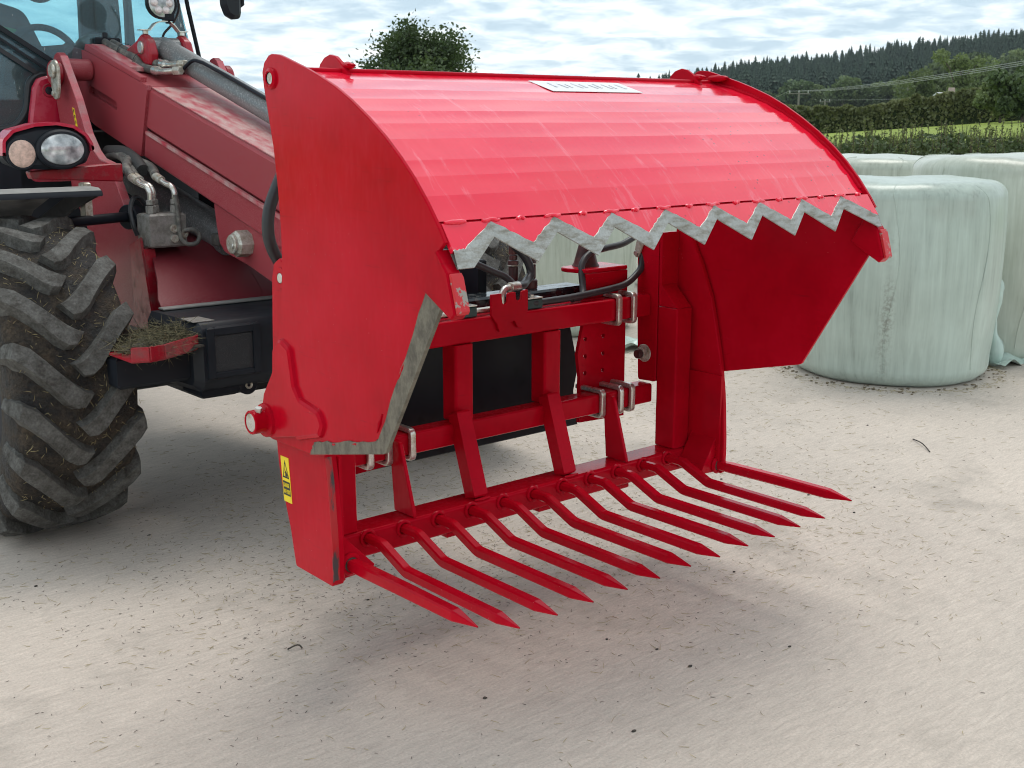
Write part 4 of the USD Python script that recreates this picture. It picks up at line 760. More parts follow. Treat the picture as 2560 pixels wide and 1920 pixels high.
# hoses over the boom's rear end
hm = obj('hose_manifold', box(-0.19, -0.06, 3.03, 3.10, 2.012, 2.048, 0.006), 'black_paint', ldr)
obj('manifold_bolt', cyl((-0.125, 3.065, 2.048), (-0.125, 3.065, 2.075), 0.014, 12, 0.004), 'black_plastic', hm)
hose([(-0.14, 3.42, 1.94), (-0.14, 3.38, 2.00), (-0.14, 3.29, 2.040), (-0.13, 3.17, 2.040), (-0.13, 3.09, 2.032)], 0.030, 'dusty_hose', ldr)
hose([(-0.14, 3.05, 2.030), (-0.13, 2.88, 1.975), (-0.125, 2.72, 1.938), (-0.13, 2.63, 1.895), (-0.125, 2.50, 1.873)], 0.019, 'dusty_hose', ldr)
hose([(-0.10, 3.05, 2.030), (-0.09, 2.80, 1.955), (-0.085, 2.64, 1.918), (-0.085, 2.50, 1.902)], 0.018, 'dusty_hose', ldr)
for P in ([(-0.125, 2.51, 1.874), (-0.122, 2.42, 1.866), (-0.10, 2.35, 1.868)], [(-0.085, 2.51, 1.903), (-0.08, 2.43, 1.898), (-0.07, 2.36, 1.898)]):
    ft = obj('hose_fitting', tube(spline(P), [0.022]*4 + [0.015]*(len(spline(P))-4), 14), 'zinc', ldr)
    obj('fitting_nut', cyl(P[-1], np.array(P[-1]) + [0.012, -0.045, 0.0], 0.021, 6, 0.003), 'worn_zinc', ft)
for y, z in ((2.86, 1.965), (2.68, 1.915)): obj('cable_tie', lathe([(0.046, -0.004), (0.048, 0.0), (0.046, 0.004)], (-0.108, y, z), 'y', 20), 'black_plastic', ldr)
# mast plates that carry the boom's pivot
MAST = [(2.955, 1.955), (2.92, 1.965), (2.885, 1.945), (2.83, 1.872), (2.73, 1.743), (2.637, 1.582), (2.560, 1.505), (2.500, 1.470), (2.395, 1.452), (2.215, 1.215), (2.125, 1.150), (2.050, 1.022), (1.99, 0.81), (1.955, 0.72), (2.40, 0.72), (2.56, 0.95), (2.72, 1.15), (2.86, 1.30), (2.90, 1.45), (2.985, 1.75), (3.01, 1.90)]
MAST = rounded(MAST, 0.03, 3)
for x in (-0.425, 0.387):
    mp = obj('mast_plate', prism(MAST, x, x+0.038, 'x', 0.004), 'dusty_red', ldr)
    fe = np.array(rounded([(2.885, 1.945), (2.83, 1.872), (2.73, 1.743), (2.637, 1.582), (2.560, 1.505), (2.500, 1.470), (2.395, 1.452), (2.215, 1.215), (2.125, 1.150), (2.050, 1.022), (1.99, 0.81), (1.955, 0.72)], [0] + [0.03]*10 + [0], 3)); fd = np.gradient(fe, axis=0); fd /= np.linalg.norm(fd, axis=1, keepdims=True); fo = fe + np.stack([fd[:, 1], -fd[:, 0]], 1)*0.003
    obj('plate_edge', prism(np.vstack([fe - (fo-fe), fo[::-1]]), x+0.001, x+0.037, 'x', 0.001), 'dusty_edge', mp)  # strip over the front edge: sky highlight painted in, with some dust
    s = -1 if x < 0 else 1
    obj('pivot_boss', cyl((x if s < 0 else x+0.038, 2.90, 1.865), ((x if s < 0 else x+0.038)+s*0.045, 2.90, 1.865), 0.060, 28, 0.008), 'old_red', mp)
    obj('pivot_ring', cyl((s*0.388, 2.955, 1.885), (s*0.25, 2.955, 1.885), 0.052, 28, 0.012), 'dusty_red', mp)
kp = obj('pin_keeper', prism(rounded([(2.865, 1.915), (2.80, 1.925), (2.762, 1.885), (2.775, 1.78), (2.80, 1.742), (2.845, 1.742), (2.86, 1.80)], 0.03), -0.487, -0.473, 'x', 0.003), 'worn_zinc', ldr)
obj('pin_head', cyl((-0.486, 2.812, 1.872), (-0.505, 2.812, 1.872), 0.034, 24, 0.006), 'worn_zinc', kp)
obj('keeper_bolt', cyl((-0.486, 2.822, 1.768), (-0.500, 2.822, 1.768), 0.013, 6, 0.002), 'zinc', kp)
for k, (y, z) in enumerate([(2.76, 1.66), (2.72, 1.565)]):
    w = obj('warning_strip', prism([(y+0.018, z+0.045), (y-0.004, z+0.040), (y-0.030, z-0.045), (y-0.008, z-0.04)], -0.4263, -0.4248, 'x', 0.0003), 'yellow_label', ldr, smooth=False)
    for q in range(3):
        zz = z + 0.028 - q*0.026; yy = y + 0.004 - q*0.008
        obj('strip_mark', prism([(yy+0.004, zz+0.008), (yy-0.006, zz+0.007), (yy-0.009, zz-0.006), (yy+0.001, zz-0.008)], -0.4269, -0.4262, 'x', 0.0001), 'black_print', w, smooth=False)
fin = obj('mast_fin', prism([(1.99, 1.150), (2.11, 1.11), (2.10, 0.86), (2.12, 0.75), (1.90, 0.74)], -0.475, -0.462, 'x', 0.003), 'old_red', ldr)
obj('fin_brace', bar((-0.445, 1.975, 1.10), (-0.445, 1.905, 0.76), 0.05, 0.012, (0, -1, 0.2)), 'old_red', fin)
# headlight cluster on its arm
hb = obj('lamp_arm', prism(rounded([(-0.872, 1.438), (-0.52, 1.462), (-0.47, 1.462), (-0.47, 1.382), (-0.52, 1.386), (-0.86, 1.405)], 0.01), 2.13, 2.19, 'y', 0.005), 'old_red', ldr)
def oval(cx, cz, rx, rz, n=36, tilt=0.0):
    t = np.arange(n)*2*PI/n; x, z = rx*np.cos(t), rz*np.sin(t); c, s = math.cos(tilt), math.sin(tilt)
    return np.stack([cx + x*c - z*s, cz + x*s + z*c], 1)
SHELL = rounded([(-0.985, 1.500), (-0.978, 1.560), (-0.940, 1.598), (-0.850, 1.622), (-0.762, 1.628), (-0.690, 1.615), (-0.640, 1.580), (-0.612, 1.530), (-0.640, 1.470), (-0.72, 1.444), (-0.90, 1.446), (-0.960, 1.470)], 0.03, 4)
hl = obj('lamp_housing', prism(SHELL, 2.085, 2.20, 'y', 0.02), 'black_plastic', ldr)
hood_top = [p for p in SHELL if p[1] > 1.50]
T_ = np.array(sorted([tuple(p) for p in SHELL if p[1] > 1.498], key=lambda p: p[0]))
obj('lamp_hood', tube(np.stack([T_[:, 0], np.full(len(T_), 2.13), T_[:, 1] + 0.004], 1), 1.0, ring=np.array([(-0.05, -0.006), (0.06, -0.006), (0.06, 0.007), (-0.05, 0.007)])), 'panel_red', hl)
hx, hz = -0.749, 1.527
obj('headlight_ring', join([prism(oval(hx, hz, 0.108, 0.082), 2.066, 2.09, 'y', 0.008)]), 'black_plastic', hl)
def dome(cx, cz, rx, rz, y0, depth, n=36, k=6):
    v, f = [], []
    for a in range(k+1):
        t = a/k*PI/2
        v.append(np.stack([cx + rx*math.cos(t)*np.cos(np.arange(n)*2*PI/n), np.full(n, y0 - depth*math.sin(t)), cz + rz*math.cos(t)*np.sin(np.arange(n)*2*PI/n)], 1))
    i, j = np.meshgrid(np.arange(k), np.arange(n), indexing='ij'); i, j = i.ravel(), j.ravel()
    return np.vstack(v), tri(np.stack([i*n+j, i*n+(j+1) % n, (i+1)*n+(j+1) % n, (i+1)*n+j], 1))
obj('headlight', dome(hx, hz, 0.090, 0.064, 2.066, 0.018), 'lens', hl)
obj('indicator', dome(-0.912, 1.512, 0.058, 0.060, 2.083, 0.014), 'lens_orange', hl)
obj('indicator_rim', prism(oval(-0.912, 1.512, 0.064, 0.066), 2.078, 2.09, 'y', 0.004), 'black_plastic', hl)
# mudguard above the near wheel, and its strut
mg_p = [(1.797, 1.356), (1.803, 1.368), (1.83, 1.378), (1.92, 1.380), (2.15, 1.356), (2.40, 1.318), (2.62, 1.25), (2.76, 1.15)]
for s in (-1, 1):
    x0, x1 = (-1.30, -0.70) if s < 0 else (0.70, 1.30)
    oo = np.array(mg_p); ii = oo - [0, 0.010]
    mg = obj('mudguard', prism(np.vstack([oo, ii[::-1]]), x0, x1, 'x', 0.003), 'guard_edge' if False else 'black_plastic', ldr)
    obj('guard_lip', tube([(x0 + t*(x1-x0), 1.806, 1.354) for t in np.linspace(0, 1, 5)], 0.007, 8), 'black_plastic', mg)
    obj('guard_dust', prism(np.vstack([oo[1:] + [0, 0.0012], oo[:0:-1] + [0, 0.0003]]), x0+0.004, x1-0.004, 'x', 0.0003), 'guard_edge', mg)
    obj('guard_apron', prism([(x0*0 + p[0], p[1]) for p in ((1.83, 1.345), (2.15, 1.335), (2.70, 1.16), (2.70, 1.02), (2.45, 1.14), (2.12, 1.27))], -0.715 if s < 0 else 0.70, -0.70 if s < 0 else 0.715, 'x', 0.003), 'black_plastic', mg)
    obj('guard_strut', cyl((s*0.86, 1.95, 1.232), (s*0.435, 2.13, 1.232), 0.022, 20), 'black_paint', mg)
    obj('strut_flange', cyl((s*0.475, 2.11, 1.230), (s*0.43, 2.13, 1.230), 0.055, 24, 0.004), 'black_paint', mg)
    obj('strut_bracket', box(min(s*0.66, s*0.69), max(s*0.66, s*0.69), 2.02, 2.08, 1.23, 1.39, 0.006), 'worn_zinc', mg)
# valve block with its pipes
vb = obj('valve_block', box(-0.452, -0.285, 1.93, 2.06, 1.105, 1.250, 0.008), 'valve_steel', ldr)
for x, z in ((-0.345, 1.185), (-0.345, 1.142), (-0.30, 1.160)): obj('plug', lathe([(0.0, -0.006), (0.009, -0.006), (0.010, -0.012), (0.017, -0.012), (0.018, 0)], (x, 1.93, z), 'y', 18), 'worn_zinc', vb)
for x, y, dx in ((-0.425, 1.97, 0.0), (-0.385, 2.03, 0.0), (-0.318, 1.96, 0.0)):
    obj('union_nut', join([cyl((x, y, 1.250), (x, y, 1.285), 0.022, 6, 0.003), cyl((x, y, 1.287), (x, y, 1.310), 0.019, 6, 0.003)]), 'valve_steel', vb)
    obj('steel_elbow', tube(spline([(x, y, 1.305), (x, y, 1.340), (x-0.005, y+0.02, 1.365), (x-0.012, y+0.06, 1.375), (x-0.014, y+0.10, 1.39)]), 0.013, 12), 'zinc', vb)
    obj('crimp_collar', cyl((x-0.014, y+0.09, 1.387), (x-0.016, y+0.15, 1.405), 0.019, 16), 'worn_zinc', vb)
    hose([(x-0.016, y+0.14, 1.402), (x-0.012+0.02, y+0.25, 1.440), (-0.345+0.02*dx, y+0.38, 1.475), (-0.335, y+0.52, 1.490), (-0.34, y+0.68, 1.47), (-0.345, y+0.80, 1.40)], 0.021, 'dusty_hose', vb)
hose([(-0.350, 2.20, 1.425), (-0.345, 2.25, 1.45), (-0.335, 2.32, 1.472), (-0.325, 2.46, 1.50), (-0.33, 2.62, 1.50)], 0.030, 'hose_loom', vb, 'hose_sleeve')
hose([(-0.33, 1.925, 1.33), (-0.325, 1.915, 1.22), (-0.322, 1.915, 1.150), (-0.30, 1.90, 1.118), (-0.265, 1.88, 1.122), (-0.25, 1.88, 1.155), (-0.275, 1.885, 1.180), (-0.31, 1.90, 1.176)], 0.010, 'dusty_hose', vb)
hose([(-0.46, 2.05, 1.155), (-0.475, 2.05, 1.20), (-0.47, 2.08, 1.26), (-0.44, 2.12, 1.305), (-0.40, 2.15, 1.31), (-0.37, 2.16, 1.28)], 0.010, 'rubber_hose', vb)
# front of the chassis: sloping apron, shelf, black nose box with its grille, and the tray
AP = np.array([(1.625, 0.894), (1.66, 0.925), (1.78, 0.985), (1.92, 1.045), (2.03, 1.092), (2.12, 1.108), (2.60, 1.112)]); AW = np.array([0.56, 0.555, 0.50, 0.45, 0.415, 0.386, 0.386])
def apron(x0, x1):                                                  # x0, x1: left and right edge for each row
    P = np.concatenate([np.stack([x0, AP[:, 0], AP[:, 1]], 1), np.stack([x1, AP[:, 0], AP[:, 1]], 1)]); m = len(AP); k = np.arange(m-1)
    q = tri(np.stack([k, k+m, k+m+1, k+1], 1)); return join([(P, q), (P - [0, -0.006, 0.008], q[:, ::-1])])
ap = obj('apron', apron(-AW, np.linspace(-0.10, 0.02, 7)), 'maroon', ldr, smooth=30)
obj('apron_fold', apron(np.linspace(-0.098, 0.022, 7), AW), 'maroon', ldr, smooth=30)
obj('shelf', box(-0.57, 0.57, 1.585, 1.632, 0.8875, 0.897, 0.003), 'guard_edge', ldr)
nz = obj('nose_box', prism(rounded([(1.21, 0.888), (1.185, 0.86), (1.185, 0.66), (1.21, 0.615), (1.64, 0.60), (1.64, 0.884)], [.03, .03, .03, .05, 0, 0]), -0.628, 0.628, 'x', 0.03), 'black_plastic', ldr)
for s in (-1, 1):
    obj('grille_frame', join([box(min(s*0.585, s*0.555), max(s*0.585, s*0.555), 1.172, 1.19, 0.668, 0.872, 0.006), box(min(s*0.39, s*0.36), max(s*0.39, s*0.36), 1.172, 1.19, 0.668, 0.872, 0.006),
        box(min(s*0.554, s*0.391), max(s*0.554, s*0.391), 1.172, 1.19, 0.836, 0.872, 0.006), box(min(s*0.554, s*0.391), max(s*0.554, s*0.391), 1.172, 1.19, 0.668, 0.695, 0.006)]), 'black_plastic', nz)
    obj('grille_mesh', box(min(s*0.553, s*0.392), max(s*0.553, s*0.392), 1.178, 1.186, 0.696, 0.835, 0.0), 'mesh_black', nz, smooth=False)
    obj('skid_foot', join([cyl((s*0.40, 1.21, 0.620), (s*0.40, 1.36, 0.620), 0.042, 22, 0.006), box(min(s*0.60, s*0.44), max(s*0.60, s*0.44), 1.215, 1.38, 0.586, 0.64, 0.012)]), 'black_paint', nz)
    obj('foot_bolt', lathe([(0.006, 0.002), (0.013, -0.004), (0.015, -0.004), (0.016, 0.001)], (s*0.40, 1.209, 0.618), 'y', 16), 'worn_zinc', nz)
obj('chassis', box(-0.40, 0.40, 1.645, 3.0, 0.48, 0.885, 0.01), 'black_paint', ldr)
obj('inner_panel', prism([(1.50, 0.89), (3.0, 0.89), (3.0, 1.58), (2.40, 1.43), (1.50, 1.19)], 0.30, 0.33, 'x', 0.003), 'black_paint', ldr)  # added black backing that darkens the see-through gap under the boom
obj('lid_patch', prism([(1.197, 0.0)]*0 + [(-0.615, 1.225), (-0.525, 1.225), (-0.535, 1.34), (-0.612, 1.34)], 0.8885, 0.8915, 'z', 0.0005), 'valve_steel', nz)
for s in (-1, 1):
    TR = [(s*0.92, 1.10), (s*0.86, 1.075), (s*0.80, 1.085), (s*0.62, 1.19), (s*0.55, 1.36), (s*0.60, 1.50), (s*0.78, 1.62), (s*0.92, 1.45)]
    tr = obj('step_tray', prism(TR, 0.790, 0.80, 'z', 0.002), 'old_red', ldr)
    for a, b in zip(TR[:5], TR[1:6]): obj('tray_rim', bar((*a, 0.822), (*b, 0.822), 0.010, 0.05, (0, 0, 1), 0.003), 'old_red', tr)
    obj('lower_box', box(min(s*0.92, s*0.63), max(s*0.92, s*0.63), 1.24, 1.80, 0.665, 0.788, 0.012), 'black_plastic', ldr)
# hitch frame: black cross head between boom and grab
HP = [(-0.56, 0.96), (-0.56, 0.46), (0.585, 0.46), (0.560, 0.60), (0.588, 0.715), (0.566, 0.760), (0.540, 0.860), (0.520, 0.96)]
hf = obj('hitch_head', prism(HP, 0.345, 0.375, 'y', 0.004), 'black_paint', ldr)
obj('hitch_bar', box(-0.70, 0.515, 0.235, 0.345, 0.960, 1.038, 0.008), 'wet_black', hf)
obj('hitch_rib', box(-0.10, -0.06, 0.375, 0.62, 0.50, 1.15, 0.006), 'black_paint', hf)
obj('hitch_rib', box(0.10, 0.14, 0.375, 0.62, 0.50, 1.15, 0.006), 'black_paint', hf)
obj('boom_knuckle', prism(rounded([bp(2.20, -0.02), bp(2.45, -0.06), (0.50, 0.98), (0.50, 0.55), (0.66, 0.52), (0.80, 0.80), bp(2.20, -0.34)], 0.04), -0.10+0.045, 0.095, 'x', 0.008), 'dusty_red', ldr)
for x in (0.205, 0.292):
    cp = obj('hose_coupler', join([cyl((x, 0.30, 1.038), (x, 0.30, 1.072), 0.024, 20, 0.003), cyl((x, 0.30, 1.074), (x, 0.30, 1.128), 0.0175, 18, 0.003), cyl((x, 0.30, 1.130), (x, 0.30, 1.148), 0.020, 6, 0.002), cyl((x, 0.30, 1.150), (x, 0.30, 1.168), 0.015, 18, 0.002), cyl((x, 0.30, 1.170), (x, 0.30, 1.215), 0.0165, 18, 0.002)]), 'rusty_pin', ldr)
    obj('coupler_ring', cyl((x, 0.30, 1.1285), (x, 0.30, 1.1325), 0.021, 20, 0.001), 'worn_zinc', cp)
    hose([(x, 0.30, 1.21), (x, 0.31, 1.30), (x-0.03, 0.45, 1.42), (x-0.1, 0.8, 1.50)], 0.015, parent=cp)
# cab: windscreen, pillars, dash, steering wheel, dark lower body
CY = 3.06
GL = [(-1.05, 1.60), (-0.69, 1.600), (-0.605, 1.622), (-0.552, 1.684), (-0.535, 1.76), (-0.523, 1.82), (-0.495, 1.85), (-0.470, 1.863), (-0.40, 1.872), (0.00, 1.90), (0.345, 1.93), (0.325, 2.06), (0.285, 2.25), (0.20, 2.60), (0.15, 2.95), (-1.05, 2.95)]
cab = obj('cab_body', join([box(-1.08, 0.42, CY+0.05, 4.70, 0.95, 1.595, 0.01), box(-1.08, 0.36, CY+0.40, 4.70, 1.60, 1.70, 0.01), box(-1.08, 0.62, 4.66, 4.72, 1.60, 2.02, 0.01), box(-1.08, -1.05, CY+0.05, 4.70, 1.60, 2.02, 0.01), box(0.02, 0.42, CY+0.045, CY+0.20, 1.60, 1.93, 0.01)]), 'cab_dark', ldr)
obj('windscreen', prism(GL, CY, CY+0.006, 'y', 0.001), 'cab_glass', ldr, smooth=False)
obj('screen_seal', tube(spline([(x, CY-0.004, z) for x, z in GL[1:9]], 4), 0.016, 10), 'rubber_hose', ldr)
obj('sill', box(-1.05, -0.60, CY-0.01, CY+0.04, 1.30, 1.597, 0.01), 'black_plastic', cab)
obj('roof', box(-1.10, 0.50, 3.0, 4.75, 2.95, 3.10, 0.04), 'panel_red', cab)
pl = [(0.348, 1.90), (0.342, 2.00), (0.318, 2.10), (0.300, 2.20), (0.283, 2.30), (0.20, 2.65), (0.14, 2.95)]
obj('front_pillar', tube([(x, CY+0.07, z) for x, z in pl], 0.024, 8), 'black_paint', ldr)
for x0, x1 in ((0.29, 0.555), (0.582, 0.64)): obj('rear_pillar', prism([(x0+0.0, 1.70), (x1+0.02, 1.70), (x1, 2.40), (x1-0.02, 2.95), (x0+0.01, 2.95), (x0+0.02, 2.30)], 4.46, 4.52, 'y', 0.01), 'cab_trim', ldr)
obj('pillar_strip', box(0.392, 0.402, 4.45, 4.456, 1.75, 2.95, 0.001), 'cab_dark', ldr)
obj('roof_lamp', lathe([(0.0, 0.0), (0.10, 0.004), (0.12, 0.02), (0.11, 0.05)], (0.05, 4.40, 2.44), 'y', 30), 'cab_trim', ldr)
dash = obj('dashboard', prism(rounded([(-0.62, 1.60), (-0.55, 1.965), (-0.40, 2.006), (-0.235, 2.024), (-0.08, 2.024), (0.06, 2.01), (0.14, 1.60)], [0, .06, .05, .05, .05, .05, 0], 5), 3.32, 3.52, 'y', 0.02), 'cab_trim', ldr)
swc, swr = np.array([-0.215, 3.66, 1.955]), 0.185
th = np.linspace(0, 2*PI, 60); ax1, ax2 = np.array([1.0, 0, 0]), np.array([0, 0.30, 0.954]); ax2 /= np.linalg.norm(ax2)
sw = obj('steering_wheel', tube(swc + swr*(np.cos(th)[:, None]*ax1 + np.sin(th)[:, None]*ax2), 0.018, 12), 'cab_trim', ldr)
obj('steering_column', cyl(swc + [0, -0.03, 0], (-0.22, 3.45, 1.80), 0.035, 18), 'cab_dark', sw)
for a in (0.6, 2.5, 4.7): obj('spoke', bar(swc, swc + swr*(math.cos(a)*ax1 + math.sin(a)*ax2), 0.03, 0.014, (0, -0.95, 0.3)), 'cab_dark', sw)
wp = obj('wiper', bar((-0.93, CY-0.030, 2.250), (-0.375, CY-0.022, 1.905), 0.022, 0.016, (0, 1, 0)), 'black_plastic', ldr)
obj('wiper_arm', bar((-0.95, CY-0.035, 2.215), (-0.41, CY-0.022, 1.868), 0.012, 0.012, (0, 1, 0)), 'black_plastic', wp)
obj('wiper_blade', bar((-0.95, CY-0.016, 2.165), (-0.46, CY-0.012, 1.852), 0.020, 0.012, (0, 1, 0)), 'rubber_hose', wp)
SP = rounded([(-0.565, 1.35), (-0.560, 1.62), (-0.525, 1.800), (-0.500, 1.842), (-0.455, 1.856), (-0.415, 1.842), (-0.372, 1.747), (-0.355, 1.616), (-0.34, 1.35)], 0.03)
rp = obj('scuttle_panel', prism(SP, 2.98, 3.03, 'y', 0.012), 'panel_red', ldr)
obj('grommet_cup', lathe([(0.034, 0.0), (0.030, -0.003), (0.026, 0.004)], (-0.455, 2.98, 1.785), 'y', 24), 'old_red', rp)
obj('grommet', lathe([(0.0, -0.012), (0.014, -0.010), (0.019, -0.002), (0.020, 0.004)], (-0.455, 2.98, 1.785), 'y', 20), 'black_plastic', rp)
mr = obj('mirror', prism(rounded([(0.475, 2.46), (0.485, 2.235), (0.505, 2.185), (0.545, 2.165), (0.585, 2.172), (0.595, 2.20), (0.598, 2.46)], 0.03), 2.96, 3.02, 'y', 0.02), 'black_plastic', ldr)
obj('mirror_arm', tube([(0.60, 3.0, 2.24), (0.615, 3.0, 2.245), (0.62, 3.02, 2.6), (0.3, 3.05, 2.72)], 0.012, 8), 'black_paint', mr)
obj('grab_rail', tube([(0.300, 3.10, 2.55), (0.318, 3.10, 2.42), (0.350, 3.10, 2.225), (0.408, 3.10, 1.93), (0.43, 3.10, 1.80), (0.30, 3.12, 1.70)], 0.011, 10), 'black_paint', ldr)
# hay caught on the near tray
r3 = np.random.default_rng(5)
hay = thing('hay', (-0.73, 1.30, 0.80), 'tangle of dry brown hay heaped on the red tray beside the muddy tyre', 'hay', kind='stuff')
n = 2000; u = r3.normal(0, 1, (n, 3)); P = np.stack([-0.735 + 0.085*u[:, 0], 1.27 + 0.09*u[:, 1], 0.803 + np.abs(0.020*u[:, 2])], 1)
P[:, 2] += 0.05*np.exp(-((P[:, 0]+0.67)**2 + (P[:, 1]-1.27)**2)/0.012)*r3.random(n)
P[:, 1] = np.clip(P[:, 1], 1.12 + 0.12*np.clip((P[:, 0]+0.80)/0.2, 0, 1.2), 1.6); P[:, 0] = np.clip(P[:, 0], -0.90, -0.57)
D = r3.normal(size=(n, 3))*[1, 1, 0.45]; D *= (r3.uniform(0.03, 0.10, n)/np.linalg.norm(D, axis=1))[:, None]
obj('hay_blades', slivers(P, D, 0.0011, r3), 'hay_mix', hay, smooth=False)
obj('hay_core', blob((-0.735, 1.29, 0.805), (0.15, 0.15, 0.030), 3, 0.4, 3), 'dark_dirt', hay)
# the driver behind the windscreen
import manifold3d as m3
def hull_chain(joints, bones, edge=0.02, it=12):
    body = m3.Manifold()
    for a, b in bones:
        sp = [m3.Manifold.sphere(joints[q][3], 24).translate(joints[q][:3]) for q in (a, b)]
        body = body + m3.Manifold.batch_hull(sp)
    ms = body.refine_to_length(edge).to_mesh(); t = trimesh.Trimesh(np.array(ms.vert_properties[:, :3]), np.array(ms.tri_verts))
    trimesh.smoothing.filter_taubin(t, iterations=it); return np.array(t.vertices), np.array(t.faces)
per = thing('person', (-0.42, 3.95, 1.70), 'driver in dark jacket with small green badge seated at the loader\'s steering wheel', 'person')
J = {'hip_l': (-0.55, 4.15, 1.68, .10), 'hip_r': (-0.31, 4.15, 1.68, .10), 'waist': (-0.43, 4.14, 1.86, .13), 'chest': (-0.43, 4.08, 2.06, .155), 'neck0': (-0.43, 4.06, 2.22, .07), 'neck1': (-0.43, 4.03, 2.33, .058),
     'sh_l': (-0.62, 4.08, 2.17, .075), 'sh_r': (-0.235, 4.08, 2.165, .075), 'el_l': (-0.68, 3.90, 1.93, .052), 'el_r': (-0.165, 3.93, 1.94, .052), 'wr_l': (-0.42, 3.72, 1.97, .034), 'wr_r': (-0.075, 3.74, 1.99, .034),
     'kn_l': (-0.60, 3.70, 1.72, .07), 'kn_r': (-0.28, 3.72, 1.72, .07), 'an_l': (-0.58, 3.55, 1.42, .05), 'an_r': (-0.30, 3.58, 1.42, .05),
     'sk': (-0.43, 4.00, 2.50, .092), 'jaw': (-0.43, 3.955, 2.40, .052), 'nose': (-0.43, 3.895, 2.462, .014), 'brow': (-0.43, 3.93, 2.495, .05)}
for s, hx_, w in (('l', -1, 'wr_l'), ('r', 1, 'wr_r')):
    x, y, z, _ = J[w]; J['pa_'+s] = (x + 0.02, y-0.05, z+0.01, .030)
    for q in range(4): J[f'f{s}{q}a'] = (x + 0.02 - 0.028 + 0.019*q, y-0.095, z+0.012, .0095); J[f'f{s}{q}b'] = (x + 0.02 - 0.028 + 0.019*q, y-0.108 + 0.004*q, z-0.028, .0085)
    J[f't{s}a'] = (x - 0.025, y-0.06, z+0.0, .011); J[f't{s}b'] = (x - 0.03, y-0.095, z-0.012, .009)
B = [('hip_l', 'hip_r'), ('hip_l', 'waist'), ('hip_r', 'waist'), ('waist', 'chest'), ('chest', 'neck0'), ('neck0', 'neck1'), ('neck1', 'sk'), ('sk', 'jaw'), ('sk', 'brow'), ('brow', 'jaw'), ('nose', 'brow'), ('nose', 'jaw'), ('chest', 'sh_l'), ('chest', 'sh_r'), ('neck0', 'sh_l'), ('neck0', 'sh_r'),
     ('sh_l', 'el_l'), ('sh_r', 'el_r'), ('el_l', 'wr_l'), ('el_r', 'wr_r'), ('hip_l', 'kn_l'), ('hip_r', 'kn_r'), ('kn_l', 'an_l'), ('kn_r', 'an_r')]
for s in 'lr':
    B += [('wr_'+s, 'pa_'+s), ('wr_'+s, f't{s}a'), (f't{s}a', f't{s}b')] + [('pa_'+s, f'f{s}{q}a') for q in range(4)] + [(f'f{s}{q}a', f'f{s}{q}b') for q in range(4)]
body = obj('body', hull_chain(J, B, 0.012, 8), 'skin', per, smooth=True)
JK = {k: (*v[:3], v[3]+0.018) for k, v in J.items()}; JK['neck1'] = (-0.43, 4.05, 2.26, .078)
obj('jacket', hull_chain(JK, [('hip_l', 'hip_r'), ('hip_l', 'waist'), ('hip_r', 'waist'), ('waist', 'chest'), ('chest', 'neck0'), ('neck0', 'neck1'), ('chest', 'sh_l'), ('chest', 'sh_r'), ('neck0', 'sh_l'), ('neck0', 'sh_r'), ('sh_l', 'el_l'), ('sh_r', 'el_r'), ('el_l', 'wr_l'), ('el_r', 'wr_r')], 0.02, 10), 'jacket', per, smooth=True)
obj('trousers', hull_chain(JK, [('hip_l', 'hip_r'), ('hip_l', 'kn_l'), ('hip_r', 'kn_r'), ('kn_l', 'an_l'), ('kn_r', 'an_r')], 0.03, 8), 'cab_dark', per, smooth=True)
obj('hair', blob((-0.43, 4.02, 2.535), (0.103, 0.105, 0.085), 3, 0.10, 3), 'hair', per, smooth=True)
for s in (-1, 1):
    obj('eye', blob((-0.43 + s*0.034, 3.892, 2.487), (0.012, 0.008, 0.010), 1, 0, 2), 'white_label', per, smooth=True)
    obj('ear', blob((-0.43 + s*0.094, 4.00, 2.475), (0.012, 0.022, 0.034), 1, 0.1, 2), 'skin', per, smooth=True)
obj('mouth', blob((-0.43, 3.903, 2.415), (0.026, 0.008, 0.006), 1, 0, 2), 'old_red', per, smooth=True)
obj('badge', prism([(-0.345, 2.140), (-0.275, 2.128), (-0.280, 2.092), (-0.300, 2.096), (-0.342, 2.118)], 3.895, 3.905, 'y', 0.001), 'green_patch', per)
